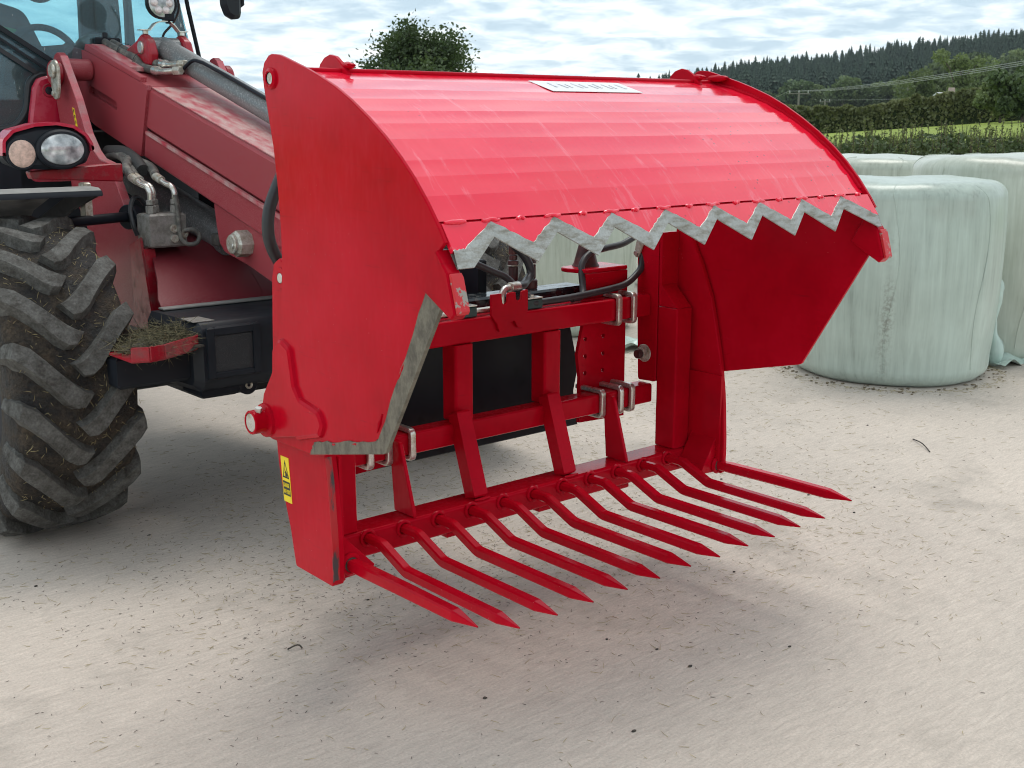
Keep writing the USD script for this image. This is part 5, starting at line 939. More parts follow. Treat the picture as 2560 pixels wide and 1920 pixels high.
# ------------------------------------------------------------------ ground, field and wooded hill
FH, RH = np.array([math.sin(YAW), math.cos(YAW)]), np.array([math.cos(YAW), -math.sin(YAW)])
def bearing(px): return math.atan(((px-1280)/2974.8)/1.0245)          # angle right of the view axis for a column of the photograph
def spot(px, d):
    b = bearing(px); return EYE[:2] + d*(FH*math.cos(b) + RH*math.sin(b))
TREE = 19.5
_rx = [bearing(p) for p in (1280, 1480, 1560, 1640, 1708, 1760, 1875, 2016, 2157, 2297, 2400, 2514, 2600, 2900)]
_ry = [(298-y)/2974.8*900 - TREE + 1.65 for y in (262, 240, 224, 205, 182, 172, 153, 142, 129, 114, 106, 98, 92, 92)]
def ground_z(b, r):
    """Height of the land at bearing b (radians right of the view axis) and distance r."""
    b, r = np.broadcast_arrays(np.asarray(b, float), np.asarray(r, float))
    inside = np.clip((b + 0.35)/0.25, 0, 1)*np.clip((1.0-b)/0.3, 0, 1)
    tilt = np.clip((b - bearing(2000))/(bearing(2560)-bearing(2000)), -0.5, 1.6)
    field = np.interp(r, [0, 20.5, 23.5, 26, 75, 110, 300, 450], [0, 0, 0.75, 0.92, 0.72, 0.9, 1.5, 2.0]) + tilt*np.interp(r, [0, 20, 26, 75, 110, 300], [0, 0, 0.22, 0.85, 1.2, 1.5])
    ridge = np.interp(b, _rx, _ry)
    t = np.clip((r-450)/450, 0, 1); hill = (ridge-2)*(t*t*(3-2*t)*0.45 + t*0.55)
    hill = np.where(r > 900, (ridge-2)*np.clip(1-(r-900)/900, 0, 1), hill)
    return (field + hill)*inside - 0.04 + np.where(r > 22, 0.35*(meshkit.noise(np.stack([b*r*0.05, r*0.03, 0*r], -1), 4)-0.5)*np.clip(r/120, 0, 2), 0)
def land(px, d):
    x, y = spot(px, d); return np.array([x, y, float(ground_z(bearing(px), d))])
rr = np.concatenate([[0.0, 6, 12, 16, 18], np.arange(19, 30, 0.75), np.geomspace(30, 1000, 70), [1200, 1600, 2500, 4000, 7000]])
bb = np.concatenate([np.linspace(-PI, -0.45, 40, endpoint=False), np.linspace(-0.45, 0.75, 150), np.linspace(0.75, PI, 40)[1:]])
Bg, Rg = np.meshgrid(bb, rr, indexing='ij')
Zg = ground_z(Bg, Rg)
dx = np.cos(Bg)[..., None]*FH + np.sin(Bg)[..., None]*RH
V = np.concatenate([EYE[:2] + Rg[..., None]*dx, Zg[..., None]], -1).reshape(-1, 3); m = len(rr)
i, j = np.meshgrid(np.arange(len(bb)-1), np.arange(m-1), indexing='ij'); i, j = i.ravel(), j.ravel()
F = tri(np.stack([i*m+j, i*m+j+1, (i+1)*m+j+1, (i+1)*m+j], 1))
if np.cross(V[F[40][1]]-V[F[40][0]], V[F[40][2]]-V[F[40][0]])[2] < 0: F = F[:, ::-1]
rc = np.linalg.norm(V[F].mean(1)[:, :2] - EYE[:2], axis=1)
bc = np.arctan2((V[F].mean(1)[:, :2] - EYE[:2]) @ RH, (V[F].mean(1)[:, :2] - EYE[:2]) @ FH)
near = rc < 440
tag(obj('field', (V, F[near]), 'field_grass', smooth=True), kind='structure')
tag(obj('hill', (V, F[~near]), 'hill_floor', smooth=True), kind='structure')
g = 48; gx = np.linspace(-16, 18, g); gy = np.linspace(-14, 17, g); X, Y = np.meshgrid(gx, gy, indexing='ij')
Z = 0.0*X
V = np.stack([X, Y, Z], -1).reshape(-1, 3); i, j = np.meshgrid(np.arange(g-1), np.arange(g-1), indexing='ij'); i, j = i.ravel(), j.ravel()
keep = np.hypot(V[:, 0]-EYE[0], V[:, 1]-EYE[1]) < 20.2
F = tri(np.stack([i*g+j, (i+1)*g+j, (i+1)*g+j+1, i*g+j+1], 1)); F = F[keep[F].all(1)]
tag(obj('yard', (V, F), 'concrete', smooth=False), kind='structure')

# ------------------------------------------------------------------ wrapped bales
def bale(loc, R, H, seed, mat, label, rz=0.0, name='wrapped_bale'):
    t = thing(name, (*loc, 0), label, 'bale', 'wrapped bales standing at the edge of the yard')
    n, prof = 96, []
    for a in np.linspace(0, 1, 9): prof.append((R*0.30*a*2.2 if a < 0.9 else R*0.70, H + 0.012*(1-a)))
    prof = [(0.0, H+0.010), (R*0.30, H+0.008), (R*0.62, H+0.002)]
    for a in np.linspace(0, PI/2, 9): prof.append((R*0.965 - 0.13*(1-math.sin(a)), H - 0.10*(1-math.cos(a)) - 0.004))
    for k in np.linspace(0.0, 1, 22)[1:]:
        z = (H-0.104)*(1-k) + 0.10*k; prof.append((R*(0.965 + 0.035*math.sin(PI*min(1, k*1.05))) - 0.02*k*k, z))
    rb = prof[-1][0]
    for a in np.linspace(0, PI/2, 8)[1:]: prof.append((rb - 0.085*(1-math.cos(a)), 0.10 - 0.10*math.sin(a)))
    prof.append((0.0, 0.001))
    v, f = lathe(prof, (0, 0, 0), 'z', n)
    f = f[:, ::-1]
    th = np.arctan2(v[:, 1], v[:, 0]); r0 = np.hypot(v[:, 0], v[:, 1])
    N = meshkit.fbm(np.stack([np.cos(th)*2.2, np.sin(th)*2.2, v[:, 2]*0.9], -1), 3, seed) - 0.5
    G = meshkit.fbm(np.stack([np.cos(th)*11, np.sin(th)*11, v[:, 2]*1.6], -1), 2, seed+5) - 0.5
    s = np.where(r0 > 1e-6, 1 + 0.075*N + 0.012*G, 1); v[:, :2] *= s[:, None]
    v[:, 2] += np.where(v[:, 2] > H*0.8, 0.05*(meshkit.fbm(v*[2.5, 2.5, 0]+seed, 3, seed)-0.5), 0)
    obj('film_wrap', (v, f), mat, t, smooth=50, local=True)
    for k in range(7):                                              # overlapping edges of the film, running up the side and over the top
        a0 = 2*PI*k/7 + seed; P = []
        for q, (rad, z) in enumerate(prof[2:34]):
            if z < 0.08: break
            a = a0 + 0.05*math.sin(q*0.3 + k); P.append(((rad*1.0)*math.cos(a), rad*math.sin(a), z))
        P = np.array(P); tp = np.arctan2(P[:, 1], P[:, 0])
        NN = meshkit.fbm(np.stack([np.cos(tp)*2.2, np.sin(tp)*2.2, P[:, 2]*0.9], -1), 3, seed) - 0.5; GG = meshkit.fbm(np.stack([np.cos(tp)*11, np.sin(tp)*11, P[:, 2]*1.6], -1), 2, seed+5) - 0.5
        P[:, :2] *= (1 + 0.075*NN + 0.012*GG)[:, None]
        obj('film_edge', tube(P, 0.0035, 5), mat, t, local=True)
    return t
bA = bale((4.45, 1.36), 0.675, 1.268, 1, 'film_green', 'pale green wrapped bale with brown stain, nearest one right behind the hood\'s tip')
bB = bale((5.88, 1.30), 0.73, 1.395, 2, 'film_white', 'large whitish wrapped bale cut off by the right edge, behind a torn flap')
cC = spot(2225, 11.6); bC = bale(cC, 0.66, 1.318, 3, 'film_white', 'white wrapped bale of which only the top shows above the nearest bale')
cD = spot(1400, 9.6); bD = bale(cD, 0.63, 1.25, 4, 'film_white', 'yellowish white wrapped bale seen through the grab frame below the saw teeth')
cE = spot(1745, 12.2); bE = bale(cE, 0.66, 1.25, 6, 'film_white', 'wrapped bale glimpsed through a tiny gap beside the grab\'s right side frame')
# torn flap hanging from the nearest bale's right side
def flap(cols, rows, fn, seed):
    u, w = np.meshgrid(np.linspace(0, 1, cols), np.linspace(0, 1, rows), indexing='ij')
    P = np.array([fn(a, b) for a, b in zip(u.ravel(), w.ravel())])
    nz = np.stack([meshkit.fbm(P*9 + k*7, 3, seed+k)-0.5 for k in range(3)], 1); P = P + nz*[0.05, 0.05, 0.03]
    i, j = np.meshgrid(np.arange(cols-1), np.arange(rows-1), indexing='ij'); i, j = i.ravel(), j.ravel()
    q = tri(np.stack([i*rows+j, (i+1)*rows+j, (i+1)*rows+j+1, i*rows+j+1], 1))
    return join([(P, q), (P + [0.003, 0.003, 0], q[:, ::-1])])
def flap_a(u, w):
    a = -0.62 + 0.10*u; z = 1.05 - 1.0*w*(0.86+0.14*u)
    out = 0.69 + 0.13*math.sin(PI*min(1, w*1.35))*u + 0.015; wid = math.sin(PI*min(1, 0.08 + w*0.9))
    return (out*math.cos(a + 0.13*u*wid), out*math.sin(a + 0.13*u*wid), z*1.0)
obj('torn_flap', flap(10, 26, flap_a, 2), 'film_loose', bA, smooth=True, local=True)
def rope(u, w):
    a = -0.53; t = u*2*PI; z = 0.60*(1-w) + 0.01; r = 0.035 + 0.02*math.sin(w*9)
    return (0.745*math.cos(a) + r*math.cos(t) + 0.05*w, 0.745*math.sin(a) + r*math.sin(t) - 0.03*w, z)
obj('film_tail', flap(9, 24, rope, 8), 'film_loose', bA, smooth=True, local=True)
fl = thing('torn_film', (5.28, 0.98, 0), 'crumpled scrap of pale film lying on the ground between the two big bales', 'plastic film')
obj('scrap', flap(18, 14, lambda u, w: (0.55*(u-0.5), 0.34*(w-0.5), 0.03 + 0.035*math.sin(u*9)*math.cos(w*7)), 12), 'film_loose', fl, smooth=True, local=True)
fl2 = thing('torn_film', (*spot(1590, 8.7), 0), 'pale strip of film on the ground seen between the two frame plates', 'plastic film')
obj('scrap', flap(18, 12, lambda u, w: (0.5*(u-0.5), 0.25*(w-0.5), 0.04 + 0.03*math.sin(u*8)*math.cos(w*9)), 17), 'film_loose', fl2, smooth=True, local=True)

# ------------------------------------------------------------------ litter on the yard
r4 = np.random.default_rng(11)
def scatter(n, x, y, s, spread=None):
    P = np.stack([r4.normal(x, s[0], n), r4.normal(y, s[1], n), np.full(n, 0.002)], 1); return P
def flat_slivers(P, lo, hi, w, r):
    a = r.uniform(0, 2*PI, len(P)); L = r.uniform(lo, hi, len(P)); D = np.stack([L*np.cos(a), L*np.sin(a), r.uniform(0, 0.15, len(P))*L], 1)
    return slivers(P, D, w, r)
a_ = r4.uniform(0, 2*PI, 900); fp = np.stack([4.45 + (0.68 + np.abs(r4.normal(0, 0.06, 900)))*np.cos(a_), 1.36 + (0.68 + np.abs(r4.normal(0, 0.06, 900)))*np.sin(a_), np.full(900, 0.003)], 1)
P = np.vstack([fp, scatter(2600, 0.3, 0.7, (0.9, 0.8)), scatter(1500, 2.3, 1.6, (1.2, 0.9)), scatter(900, 0.1, 2.2, (1.2, 1.0)), scatter(600, 1.4, -0.1, (0.7, 0.5)), scatter(500, 3.2, 3.0, (0.8, 0.8))])
tag(obj('straw_litter', flat_slivers(P, 0.012, 0.05, 0.0008, r4), 'straw', smooth=False), 'thin scatter of pale chopped straw on the concrete around the grab', 'straw litter', kind='stuff')
P = np.vstack([scatter(600, 0.6, 0.6, (1.1, 0.8)), scatter(250, 3.2, 0.6, (1.5, 1.3)), scatter(200, -0.8, -0.6, (1.2, 0.9))])
mud = [(0.1, 1.5, 0.9, 0.5, 700), (-0.45, 0.55, 0.5, 0.5, 500), (0.3, 0.25, 0.7, 0.25, 500)]
P = np.vstack([P] + [scatter(n_, x_, y_, (a_, b_)) for x_, y_, a_, b_, n_ in mud])
tag(obj('dark_litter', flat_slivers(P, 0.005, 0.018, 0.0009, r4), 'dark_dirt', smooth=False), 'dark chaff and dirt flecks strewn over the concrete', 'dirt flecks', kind='stuff')
ms = []
for k in range(30):
    x, y = (r4.normal(0.9, 1.3), r4.normal(0.3, 0.9)) if k < 62 else (r4.uniform(-2.2, 3.5), r4.uniform(-1.6, 2.5))
    s = r4.uniform(0.002, 0.006)*(2.0 if r4.random() < 0.06 else 1); ms.append(blob((x, y, s*0.35), (s*r4.uniform(1, 1.8), s, s*0.55), k, 0.35, 1, 4))
tag(obj('dirt_crumbs', join(ms), 'dark_dirt', smooth=True), 'dark crumbs of dirt dropped on the concrete yard', 'dirt crumbs', kind='stuff')
ms = []
for k in range(420):
    a = r4.uniform(0, 2*PI); R_ = 0.66 + r4.normal(0.02, 0.05); c = (4.45, 1.36) if k < 150 else (5.98, 1.36)
    s = r4.uniform(0.003, 0.009); ms.append(blob((c[0]+R_*math.cos(a), c[1]+R_*math.sin(a), 0.004), (s*1.7, s*1.2, s*0.5), k, 0.5, 1, 4))
tag(obj('bale_foot_dirt', join(ms), 'bale_dirt', smooth=True), 'rotting dirt gathered round the feet of the big bales', 'dirt', kind='stuff')
def stick(x, y, a, L, label):
    P = [(x + L*t*math.cos(a) + 0.006*math.sin(5*t), y + L*t*math.sin(a) + 0.008*math.sin(4*t+1), 0.004 + 0.010*math.sin(PI*t)) for t in np.linspace(0, 1, 8)]
    tag(obj('twig', tube(P, 0.003, 6), 'dark_dirt'), label, 'twig')
stick(-1.56, -0.80, 0.5, 0.055, 'short dark curved twig on bare concrete left of the grab\'s foot')
stick(-2.00, -1.17, 0.75, 0.05, 'small pale brown twig low at the left on the bare concrete')
stick(-0.83, 0.12, 2.3, 0.05, 'dark bent twig near the grab\'s lower left side frame')
stick(2.78, 0.05, 0.9, 0.26, 'longest dark stalk on the concrete right of the tines')
tw = [(0.9, 0.5, 1.2, 0.09)]

# ------------------------------------------------------------------ plants: bank of weeds, hedge, lone tree
r5 = np.random.default_rng(31)
def twig_tree(name, loc, label, cat, H, crown, n_limb, n_leaf, leaf, seed, mat='leaf_ash', group=None, spread=1.0, trunk=0.10, core=False):
    """Tapered trunk with forking limbs; leaf clumps sit along the outer twigs, so the sky shows between them."""
    r = np.random.default_rng(seed); t = thing(name, loc, label, cat, group)
    tubes, tips = [], []
    def grow(p, d, L, rad, depth):
        P = [p]; q = p.copy(); dd = d.copy()
        for _ in range(5):
            dd = dd + r.normal(0, 0.13, 3) + [0, 0, 0.05]; dd /= np.linalg.norm(dd); q = q + dd*L/5; P.append(q.copy())
        tubes.append(tube(np.array(P), np.linspace(rad, rad*0.55, 6), 6))
        if depth >= 1: tips.extend(P[2:])
        if depth < 3:
            for k in range(r.integers(2, 4) + (depth == 0)*n_limb):
                s = P[r.integers(2, 6)] if depth else P[r.integers(3, 6)]
                nd = dd + r.normal(0, 0.62*spread, 3)*[1, 1, 0.75]; nd /= np.linalg.norm(nd)
                grow(s.copy(), nd, L*r.uniform(0.50, 0.72), rad*0.5, depth+1)
    grow(np.zeros(3), np.array([0, 0, 1.0]), H*0.42, trunk, 0)
    tips = np.array(tips); sc = np.array([crown/max(np.ptp(tips[:, 0]), 0.1), crown/max(np.ptp(tips[:, 1]), 0.1), (H)/tips[:, 2].max()])
    tips = tips*sc; tubes = [(v*sc, f) for v, f in tubes]
    obj('trunk', join(tubes), 'bark', t, local=True)
    c = tips[r.integers(0, len(tips), n_leaf)] + r.normal(0, 1, (n_leaf, 3))*leaf*1.7
    obj('crown', leaves(c, leaf, r, 0.2), mat, t, smooth=False, local=True)
    return t
x, y = spot(1055, 38)
lone = twig_tree('tree', (x, y, 0.6), 'lone bushy tree with loose airy edges rising behind the red hood', 'tree', 3.75, 4.1, 6, 13000, 0.135, 7, 'leaf_ash', spread=0.95)
v = []
for k in range(30):                                                  # dense heart of the crown
    a = r5.normal(0, 1, 3)*[0.75, 0.75, 0.62]; v.append(a + [0.35*RH[0], 0.35*RH[1], 2.40])
cc = np.array(v)[r5.integers(0, 30, 9000)] + r5.normal(0, 0.26, (9000, 3))
obj('crown', leaves(cc, 0.13, r5, 0.2), 'leaf_ash', lone, smooth=False, local=True)

def strip_points(n, p0, p1, d0, d1, r):
    px = r.uniform(p0, p1, n); d = r.uniform(d0, d1, n); b = np.arctan(((px-1280)/2974.8)/1.0245)
    xy = EYE[:2] + d[:, None]*(np.cos(b)[:, None]*FH + np.sin(b)[:, None]*RH); return px, b, d, np.c_[xy, ground_z(b, d)]
px, b, d, P = strip_points(9000, 1700, 2760, 22.0, 26.5, r5)
hgt = r5.uniform(0.12, 0.42, 9000)*(0.6 + 0.8*meshkit.noise(np.c_[px*0.012, d, 0*d], 3)) + 0.10*np.clip((px-2150)/400, 0, 1)
D = r5.normal(0, 0.30, (9000, 3)); D[:, 2] = 1; D *= (hgt/np.linalg.norm(D, axis=1))[:, None]
st = slivers(P, D, 0.006, r5)
px2, b2, d2, P2 = strip_points(200, 1950, 2760, 23.0, 25.5, r5); h2 = r5.uniform(0.45, 0.80, 200)
stalk, lv = [], []
for k in range(200):
    D2 = np.array([r5.normal(0, 0.10), r5.normal(0, 0.10), 1.0])*h2[k]; stalk.append(tube([P2[k], P2[k]+D2*0.5, P2[k]+D2], [0.009, 0.007, 0.003], 5))
    q = r5.uniform(0.25, 1.0, 26); lv.append(P2[k] + D2*q[:, None] + r5.normal(0, 0.05, (26, 3))*(1.15-q)[:, None])
px3, b3, d3, P3 = strip_points(16000, 1700, 2760, 21.2, 24.5, r5); P3[:, 2] += r5.uniform(0, 0.42, 16000)*(0.5 + 0.9*meshkit.noise(np.c_[px3*0.02, d3, 0*d3], 9))
weeds = thing('rough_vegetation', (*spot(2350, 24), 0.8), 'bank of tall green weeds and seedy stalks between the bales and the field', 'weeds', kind='stuff')
obj('grass_blades', st, 'leaf_weed', weeds, smooth=False)
obj('stalks', join(stalk), 'brown_stem', weeds, smooth=False)
obj('stalk_leaves', leaves(np.vstack(lv), 0.055, r5), 'leaf_weed', weeds, smooth=False)
obj('bramble_leaves', leaves(P3, 0.10, r5, 0.2, 0.7), 'leaf_bramble', weeds, smooth=False)
px4, b4, d4, P4 = strip_points(2600, 1700, 2760, 21.0, 22.6, r5); D4 = r5.normal(0, 0.5, (2600, 3)); D4[:, 2] = np.abs(D4[:, 2]) + 0.3; D4 *= (r5.uniform(0.15, 0.5, 2600)/np.linalg.norm(D4, axis=1))[:, None]
obj('dead_stems', slivers(P4, D4, 0.006, r5), 'brown_stem', weeds, smooth=False)

def hedge(name, p0, p1, d, base, h, n, seed, label, deep=1.6, leaf=0.24, mat='leaf_hedge'):
    r = np.random.default_rng(seed); t = thing(name, (*spot((p0+p1)/2, d), base), label, 'hedge')
    px = r.uniform(p0, p1, n); b = np.arctan(((px-1280)/2974.8)/1.0245); top = h(px)*(0.86 + 0.28*meshkit.fbm(np.c_[px*0.035, 0*px, 0*px], 3, seed))
    w = r.random(n)**0.6; side = r.uniform(-1, 1, n)*deep/2*np.sqrt(1-0.55*w**3); dd = d + side*np.where(r.random(n) < 0.7, -np.sign(side), 1)
    xy = EYE[:2] + dd[:, None]*(np.cos(b)[:, None]*FH + np.sin(b)[:, None]*RH)
    P = np.c_[xy, ground_z(b, dd) + w*top]
    obj('hedge_leaves', leaves(P, leaf, r, 0.0, 0.8), mat, t, smooth=False)
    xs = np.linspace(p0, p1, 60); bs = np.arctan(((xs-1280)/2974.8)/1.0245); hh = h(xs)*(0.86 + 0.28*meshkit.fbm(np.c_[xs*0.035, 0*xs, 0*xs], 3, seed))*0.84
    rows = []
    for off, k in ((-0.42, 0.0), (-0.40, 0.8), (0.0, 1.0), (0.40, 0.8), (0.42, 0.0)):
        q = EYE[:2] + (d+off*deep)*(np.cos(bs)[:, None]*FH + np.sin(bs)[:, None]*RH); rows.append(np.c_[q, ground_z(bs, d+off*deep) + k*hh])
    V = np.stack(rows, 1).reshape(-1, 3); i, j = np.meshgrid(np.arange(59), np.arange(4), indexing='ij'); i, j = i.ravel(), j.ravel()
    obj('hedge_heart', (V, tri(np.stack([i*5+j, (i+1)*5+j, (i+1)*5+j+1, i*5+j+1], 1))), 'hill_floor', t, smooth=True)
    return t
hedge('hedgerow', 1780, 2700, 76, 0.9, lambda p: 1.75 + 0.25*np.sin(p*0.011) - 0.45*np.clip((p-2380)/100, 0, 1)*0, 26000, 41, 'long dense dark green hedge across the far side of the field')
foliage_group = 'broadleaf trees at the foot of the hill'
def clump_tree(name, loc, label, H, Rw, seed, mat, n=2600, leaf=0.42, group=None):
    """Broadleaf tree with a crown of several leaf clumps."""
    r = np.random.default_rng(seed); t = thing(name, loc, label, 'tree', group)
    cs = np.stack([r.normal(0, 0.42, 16)*Rw, r.normal(0, 0.42, 16)*Rw, H*(0.58 + r.uniform(-0.30, 0.30, 16))], 1)
    lim = [tube([(0, 0, 0), (0.02*H, 0, H*0.25), (0, 0.01*H, H*0.5)], [0.035*H, 0.028*H, 0.016*H], 7)] + [tube([(0, 0, H*0.28), c*[0.5, 0.5, 1]*[1, 1, 0.8], c], [0.016*H, 0.01*H, 0.004*H], 5) for c in cs[:7]]
    obj('trunk', join(lim), 'bark', t, local=True)
    rad = Rw*r.uniform(0.30, 0.52, 16); k = r.integers(0, 16, n); u = r.normal(size=(n, 3)); u /= np.linalg.norm(u, axis=1, keepdims=True)
    P = cs[k] + u*(rad[k]*r.uniform(0.55, 1.0, n))[:, None]*[1, 1, 0.85]; P[:, 2] = np.maximum(P[:, 2], 0.10*H)
    obj('crown', leaves(P, leaf, r, 0.1, 0.8), mat, t, smooth=False, local=True)
    return t
for px, d, H, Rw, lab in ((2500, 70, 2.2, 1.3, 'dark round tree standing in the hedge at the far right'), (2556, 66, 2.9, 1.6, 'tallest leafy tree in the hedge, cut by the right edge'), (2595, 84, 3.4, 1.9, 'rear leafy tree past the hedge at the right edge')):
    clump_tree('tree', land(px, d), lab, H, Rw, int(px), 'leaf_oak', 5200, 0.24)
for px, d, H, Rw, lab in ((2299, 230, 8.6, 4.3, 'rounded pale green tree standing alone before the dark wood'), (2388, 215, 11.5, 3.1, 'tall narrow blue-green tree beside the white roof'), (2360, 240, 7.0, 2.6, 'small bright green tree left of the tall narrow tree'),
                           (2450, 235, 10.2, 5.2, 'broad greyish tree behind the pinkish roof'), (2415, 250, 8.2, 2.6, 'small tree between the narrow tree and the broad grey one')):
    clump_tree('tree', land(px, d), lab, H, Rw, int(px)+1, 'leaf_ash' if px in (2299, 2360) else 'leaf_oak', 3200, 0.5)
# ------------------------------------------------------------------ wood on the hill
look_n = 0
src = []
def conifer(seed, label):
    r = np.random.default_rng(seed); H = 14.0; t = thing('conifer', (0, 0, -60), label, 'conifer', 'conifers of the hillside wood')
    obj('trunk', tube([(0, 0, 0), (0, 0, H*0.9)], [0.22, 0.05], 6), 'bark', t, local=True)
    v, f = [], []; n = 0; wide, shape = ((3.4, 0.75), (2.8, 0.9), (3.9, 0.62), (3.1, 0.55))[seed % 4]
    for k in range(13):
        z = H*(0.10 + 0.88*(k/12)**0.9); R = wide*(1-(k/12.8))**shape*r.uniform(0.8, 1.15) + 0.12
        for q in range(9):
            a = 2*PI*(q + r.random())/9; L = R*r.uniform(0.7, 1.18); dz = -0.42*L*r.uniform(0.5, 1.2); w = 0.5*L
            c, s = math.cos(a), math.sin(a); up = H*0.085*r.uniform(0.8, 1.2)
            v += [(0, 0, z+up), (c*L*0.7 - s*w*0.6, s*L*0.7 + c*w*0.6, z+dz*0.4), (c*L, s*L, z+dz), (c*L*0.7 + s*w*0.6, s*L*0.7 - c*w*0.6, z+dz*0.4), (c*L*0.55, s*L*0.55, z+dz*0.2+up*0.35)]
            f += [(n, n+1, n+4), (n+1, n+2, n+4), (n+4, n+2, n+3), (n, n+4, n+3)]; n += 5
    obj('crown', (np.array(v), np.array(f)), 'needles', t, smooth=False, local=True)
    return t
CL = 'dark conifer in the dense wood on the far hill'
protos = [conifer(50+k, CL) for k in range(4)]
r6 = np.random.default_rng(77)
pts = []
for d in np.arange(500, 906, 6.6):
    n_ = int((bearing(2680)-bearing(1470))*d/5.6)
    b = np.linspace(bearing(1470), bearing(2680), n_) + r6.normal(0, 1.4/d, n_); dd = d + r6.normal(0, 2.0, n_)
    keep = r6.random(n_) > 0.10
    pts += [(bb_, d_) for bb_, d_, k_ in zip(b, dd, keep) if k_]
pts = np.array(pts); pts = pts[np.argsort(pts[:, 1])]
inview = (pts[:, 0] > bearing(1660)) & (pts[:, 0] < bearing(2570))
xy = EYE[:2] + pts[:, 1:]*(np.cos(pts[:, :1])*FH + np.sin(pts[:, :1])*RH); zz = ground_z(pts[:, 0], pts[:, 1])
single = np.flatnonzero(inview)[:296]; first = set(single.tolist())
sz = np.clip(r6.normal(0.98, 0.17, len(pts)), 0.55, 1.35)
for q, k in enumerate(single[:4]):                                   # the four first ones take their places
    p = protos[q]; x = UsdGeom.Xformable(p); x.GetOrderedXformOps()[0].Set(Gf.Vec3d(*map(float, (*xy[k], zz[k]-0.3))))
for q, k in enumerate(single[4:]):
    copy_of(protos[q % 4], (*xy[k], zz[k]-0.3), r6.uniform(0, 6.28), CL, 'conifer', 'conifers of the hillside wood', scale=(sz[k]*r6.uniform(.85, 1.1),)*2 + (sz[k],))
rest = [k for k in range(len(pts)) if k not in first]
pi = UsdGeom.PointInstancer.Define(stage, '/World/conifer_wood')
tag(pi, 'mass of dark conifers covering the upper slope of the far hill up to its crest', 'conifer wood', kind='stuff')
UsdGeom.Scope.Define(stage, '/World/conifer_wood/kinds')
tg = []
for q in range(4):
    s = UsdGeom.Xform.Define(stage, f'/World/conifer_wood/kinds/conifer_{q+1:03d}')
    for part in ('trunk', 'crown'):
        mp = UsdGeom.Mesh.Define(stage, f'/World/conifer_wood/kinds/conifer_{q+1:03d}/{part}')
        mp.GetPrim().GetReferences().AddInternalReference(protos[q].GetPath().AppendChild(part))
    tg.append(s.GetPath())
pi.CreatePrototypesRel().SetTargets(tg)
pi.CreateProtoIndicesAttr(Vt.IntArray([int(k) for k in r6.integers(0, 4, len(rest))]))
pi.CreatePositionsAttr(Vt.Vec3fArray([Gf.Vec3f(float(xy[k][0]), float(xy[k][1]), float(zz[k]-0.3)) for k in rest]))
pi.CreateScalesAttr(Vt.Vec3fArray([Gf.Vec3f(float(sz[k]*0.95), float(sz[k]*0.95), float(sz[k])) for k in rest]))
pi.CreateOrientationsAttr(Vt.QuathArray([Gf.Quath(float(math.cos(a/2)), 0.0, 0.0, float(math.sin(a/2))) for a in r6.uniform(0, 6.28, len(rest))]))
# broadleaf trees in front of the conifers
bt = [clump_tree('broadleaf_tree', (0, 0, -60), 'rounded green broadleaf tree before the conifers at the foot of the hill', 9.5, 5.2, 90+k, 'leaf_oak' if k else 'leaf_ash', 1500, 0.95, foliage_group) for k in range(3)]
spots = [(1880, 470), (1915, 490), (1955, 480), (1990, 470), (2030, 478), (2070, 485), (2105, 468), (2140, 476), (2172, 470), (2205, 480), (2240, 488), (2262, 470), (2290, 482), (2320, 492), (2338, 476), (2365, 520), (2392, 500), (2415, 540), (2440, 520), (2462, 480), (2480, 545), (2505, 500), (2525, 470), (2548, 520), (2565, 480), (2450, 585), (2500, 600), (2545, 590), (2575, 560), (1840, 480), (2400, 575)]
ORD = 'first second third fourth fifth sixth seventh eighth ninth tenth eleventh twelfth thirteenth fourteenth fifteenth sixteenth seventeenth eighteenth nineteenth twentieth'.split()
low = sorted([p for p in spots if p[1] < 497]); high = sorted([p for p in spots if p[1] >= 497])
for q, (px, d) in enumerate(low + high):
    p = land(px, d) - [0, 0, 0.4]; s = r6.uniform(0.85, 1.45)*(1.25 if px > 2330 else 1.0)
    lab = f'{ORD[q]} broadleaf tree from the left along the foot of the wood' if q < len(low) else f'{ORD[q-len(low)]} tree from the left in the upper row of broadleaf trees on the slope'
    if q < 3: tag(bt[q], lab); UsdGeom.Xformable(bt[q]).GetOrderedXformOps()[0].Set(Gf.Vec3d(*map(float, p)))
    else: copy_of(bt[q % 3], p, r6.uniform(0, 6.28), lab, 'tree', foliage_group, scale=(s, s, s*r6.uniform(0.9, 1.15)))
# ------------------------------------------------------------------ houses, poles and power lines
def cottage(px, d, L, W, H, roof, mat, label, ridge, top):
    c = land(px, d); c[2] = 1.65 + (298-top)/2974.8*d - H - roof; t = thing('house', c, label, 'house', rotz=-YAW + ridge)
    w = obj('wall', box(-L/2, L/2, -W/2, W/2, 0, H, 0.02), 'render_white', t, local=True)
    obj('roof', prism([(-W/2-0.3, H+0.01), (0, H+roof), (W/2+0.3, H+0.01)], -L/2-0.25, L/2+0.25, 'x', 0.05), mat, t, local=True)
    obj('chimney', box(L/2-1.2, L/2-0.5, -0.35, 0.35, H+roof*0.6, H+roof+0.7, 0.03), 'roof_tile', t, local=True)
    for x in (-L*0.28, L*0.28):
        wn = obj('window', box(x-0.55, x+0.55, -W/2-0.06, -W/2-0.005, 1.0, 2.2, 0.01), 'render_white', w, local=True) if False else obj('window', box(x-0.55, x+0.55, -W/2-0.06, -W/2-0.005, 1.0, 2.2, 0.01), 'window_dark', t, local=True)
cottage(2362, 200, 3.4, 4.0, 2.4, 1.25, 'roof_grey', 'small house with a pale grey roof behind the hedge', 0.35, 238)
cottage(2440, 205, 4.6, 4.5, 2.6, 1.2, 'roof_tile', 'house with a pinkish brown roof behind the hedge, right of the grey roofed one', 0.1, 232)
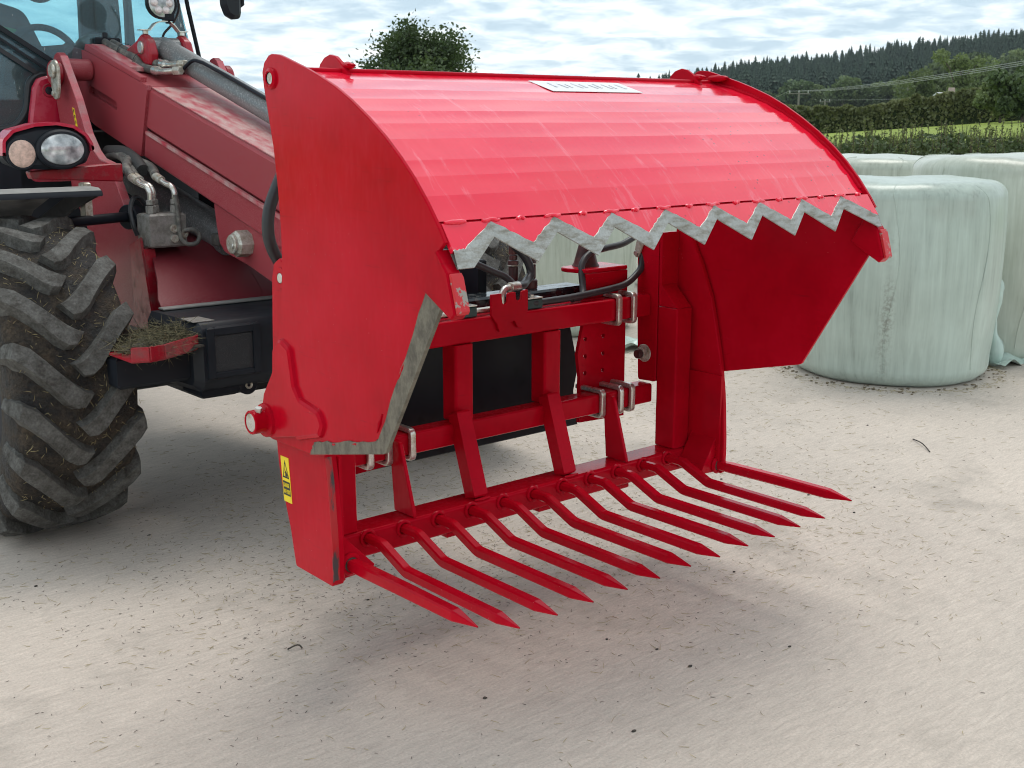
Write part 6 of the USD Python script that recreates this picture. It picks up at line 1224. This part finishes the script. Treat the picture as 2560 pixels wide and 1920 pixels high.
def pole(px, d, H, arm, label):
    c = land(px, d); t = thing('utility_pole', c, label, 'pole', rotz=-YAW)
    obj('post', tube([(0, 0, -0.3), (0, 0, H)], [0.16, 0.11], 10), 'pole_wood', t, local=True)
    if arm: 
        obj('crossarm', box(-arm, arm, -0.05, 0.05, H-0.24, H-0.13, 0.01), 'pole_wood', t, local=True)
        for x in (-arm+0.15, 0.0, arm-0.15): obj('insulator', lathe([(0.0, 0.34), (0.06, 0.30), (0.08, 0.12), (0.05, 0.0)], (x, 0, H-0.14), 'z', 10), 'wire_grey', t, local=True)
    return c, H
pole_1 = pole(1994, 150, 3.9, 1.25, 'wooden utility pole with wide crossarm by the hedge, nearer of two')
pole_2 = pole(2060, 205, 3.4, 0.9, 'shorter wooden utility pole with small crossarm right of the wide one')
pole_3 = pole(2264, 260, 6.2, 0.0, 'thin dark bare pole before the wood, farthest pole')
RV, FV = np.array([*RH, 0]), np.array([*FH, 0])
def wire(P, Q, sag, r, label, group=None):
    t_ = np.linspace(0, 1, 24); L = P[None]*(1-t_[:, None]) + Q[None]*t_[:, None]; L[:, 2] -= sag*4*t_*(1-t_)
    tag(obj('power_line', tube(L, r, 5), 'wire_grey'), label, 'power line', group)
e1 = np.array([*pole_1[0][:2], pole_1[0][2] + pole_1[1] + 0.1]); far = np.array([*spot(2760, 52), 1.65 + (298-150)/2974.8*52*1.02])
for k in (-1, 0, 1): wire(e1 + RV*1.35*k, far + RV*0.5*k + FV*0.5*k, 0.35, 0.012, ['leftmost', 'middle', 'rightmost'][k+1] + ' of the three pale wires climbing right from the wide crossarm pole')
e2 = np.array([*pole_2[0][:2], pole_2[0][2] + pole_2[1] + 0.1]); far2 = np.array([*spot(2700, 190), 1.65 + (298-228)/2974.8*190])
wire(e2, far2, 0.5, 0.014, 'thin lower wire running right from the shorter pole past the round tree')
wire(e1 - RV*1.3, np.array([*spot(1850, 180), 1.65 + (298-262)/2974.8*180]), 0.5, 0.014, 'thin wire sloping down left from the wide crossarm pole')

# ------------------------------------------------------------------ thin summer haze over the valley
usdkit.material(stage, '/World/Looks/haze', {"v": ("principled_volume", {"color": (0.80, 0.88, 0.95), "density": 0.00006, "anisotropy": 0.2})}, [], volume="v.volume")
hz_ = UsdGeom.Mesh.Define(stage, '/World/haze')
v, f = box(-1500, 1900, -1500, 1900, -4.0, 90.0, 0)
usdkit.mesh(stage, '/World/haze', (v, f), '/World/Looks/haze'); tag(hz_, kind='stuff')
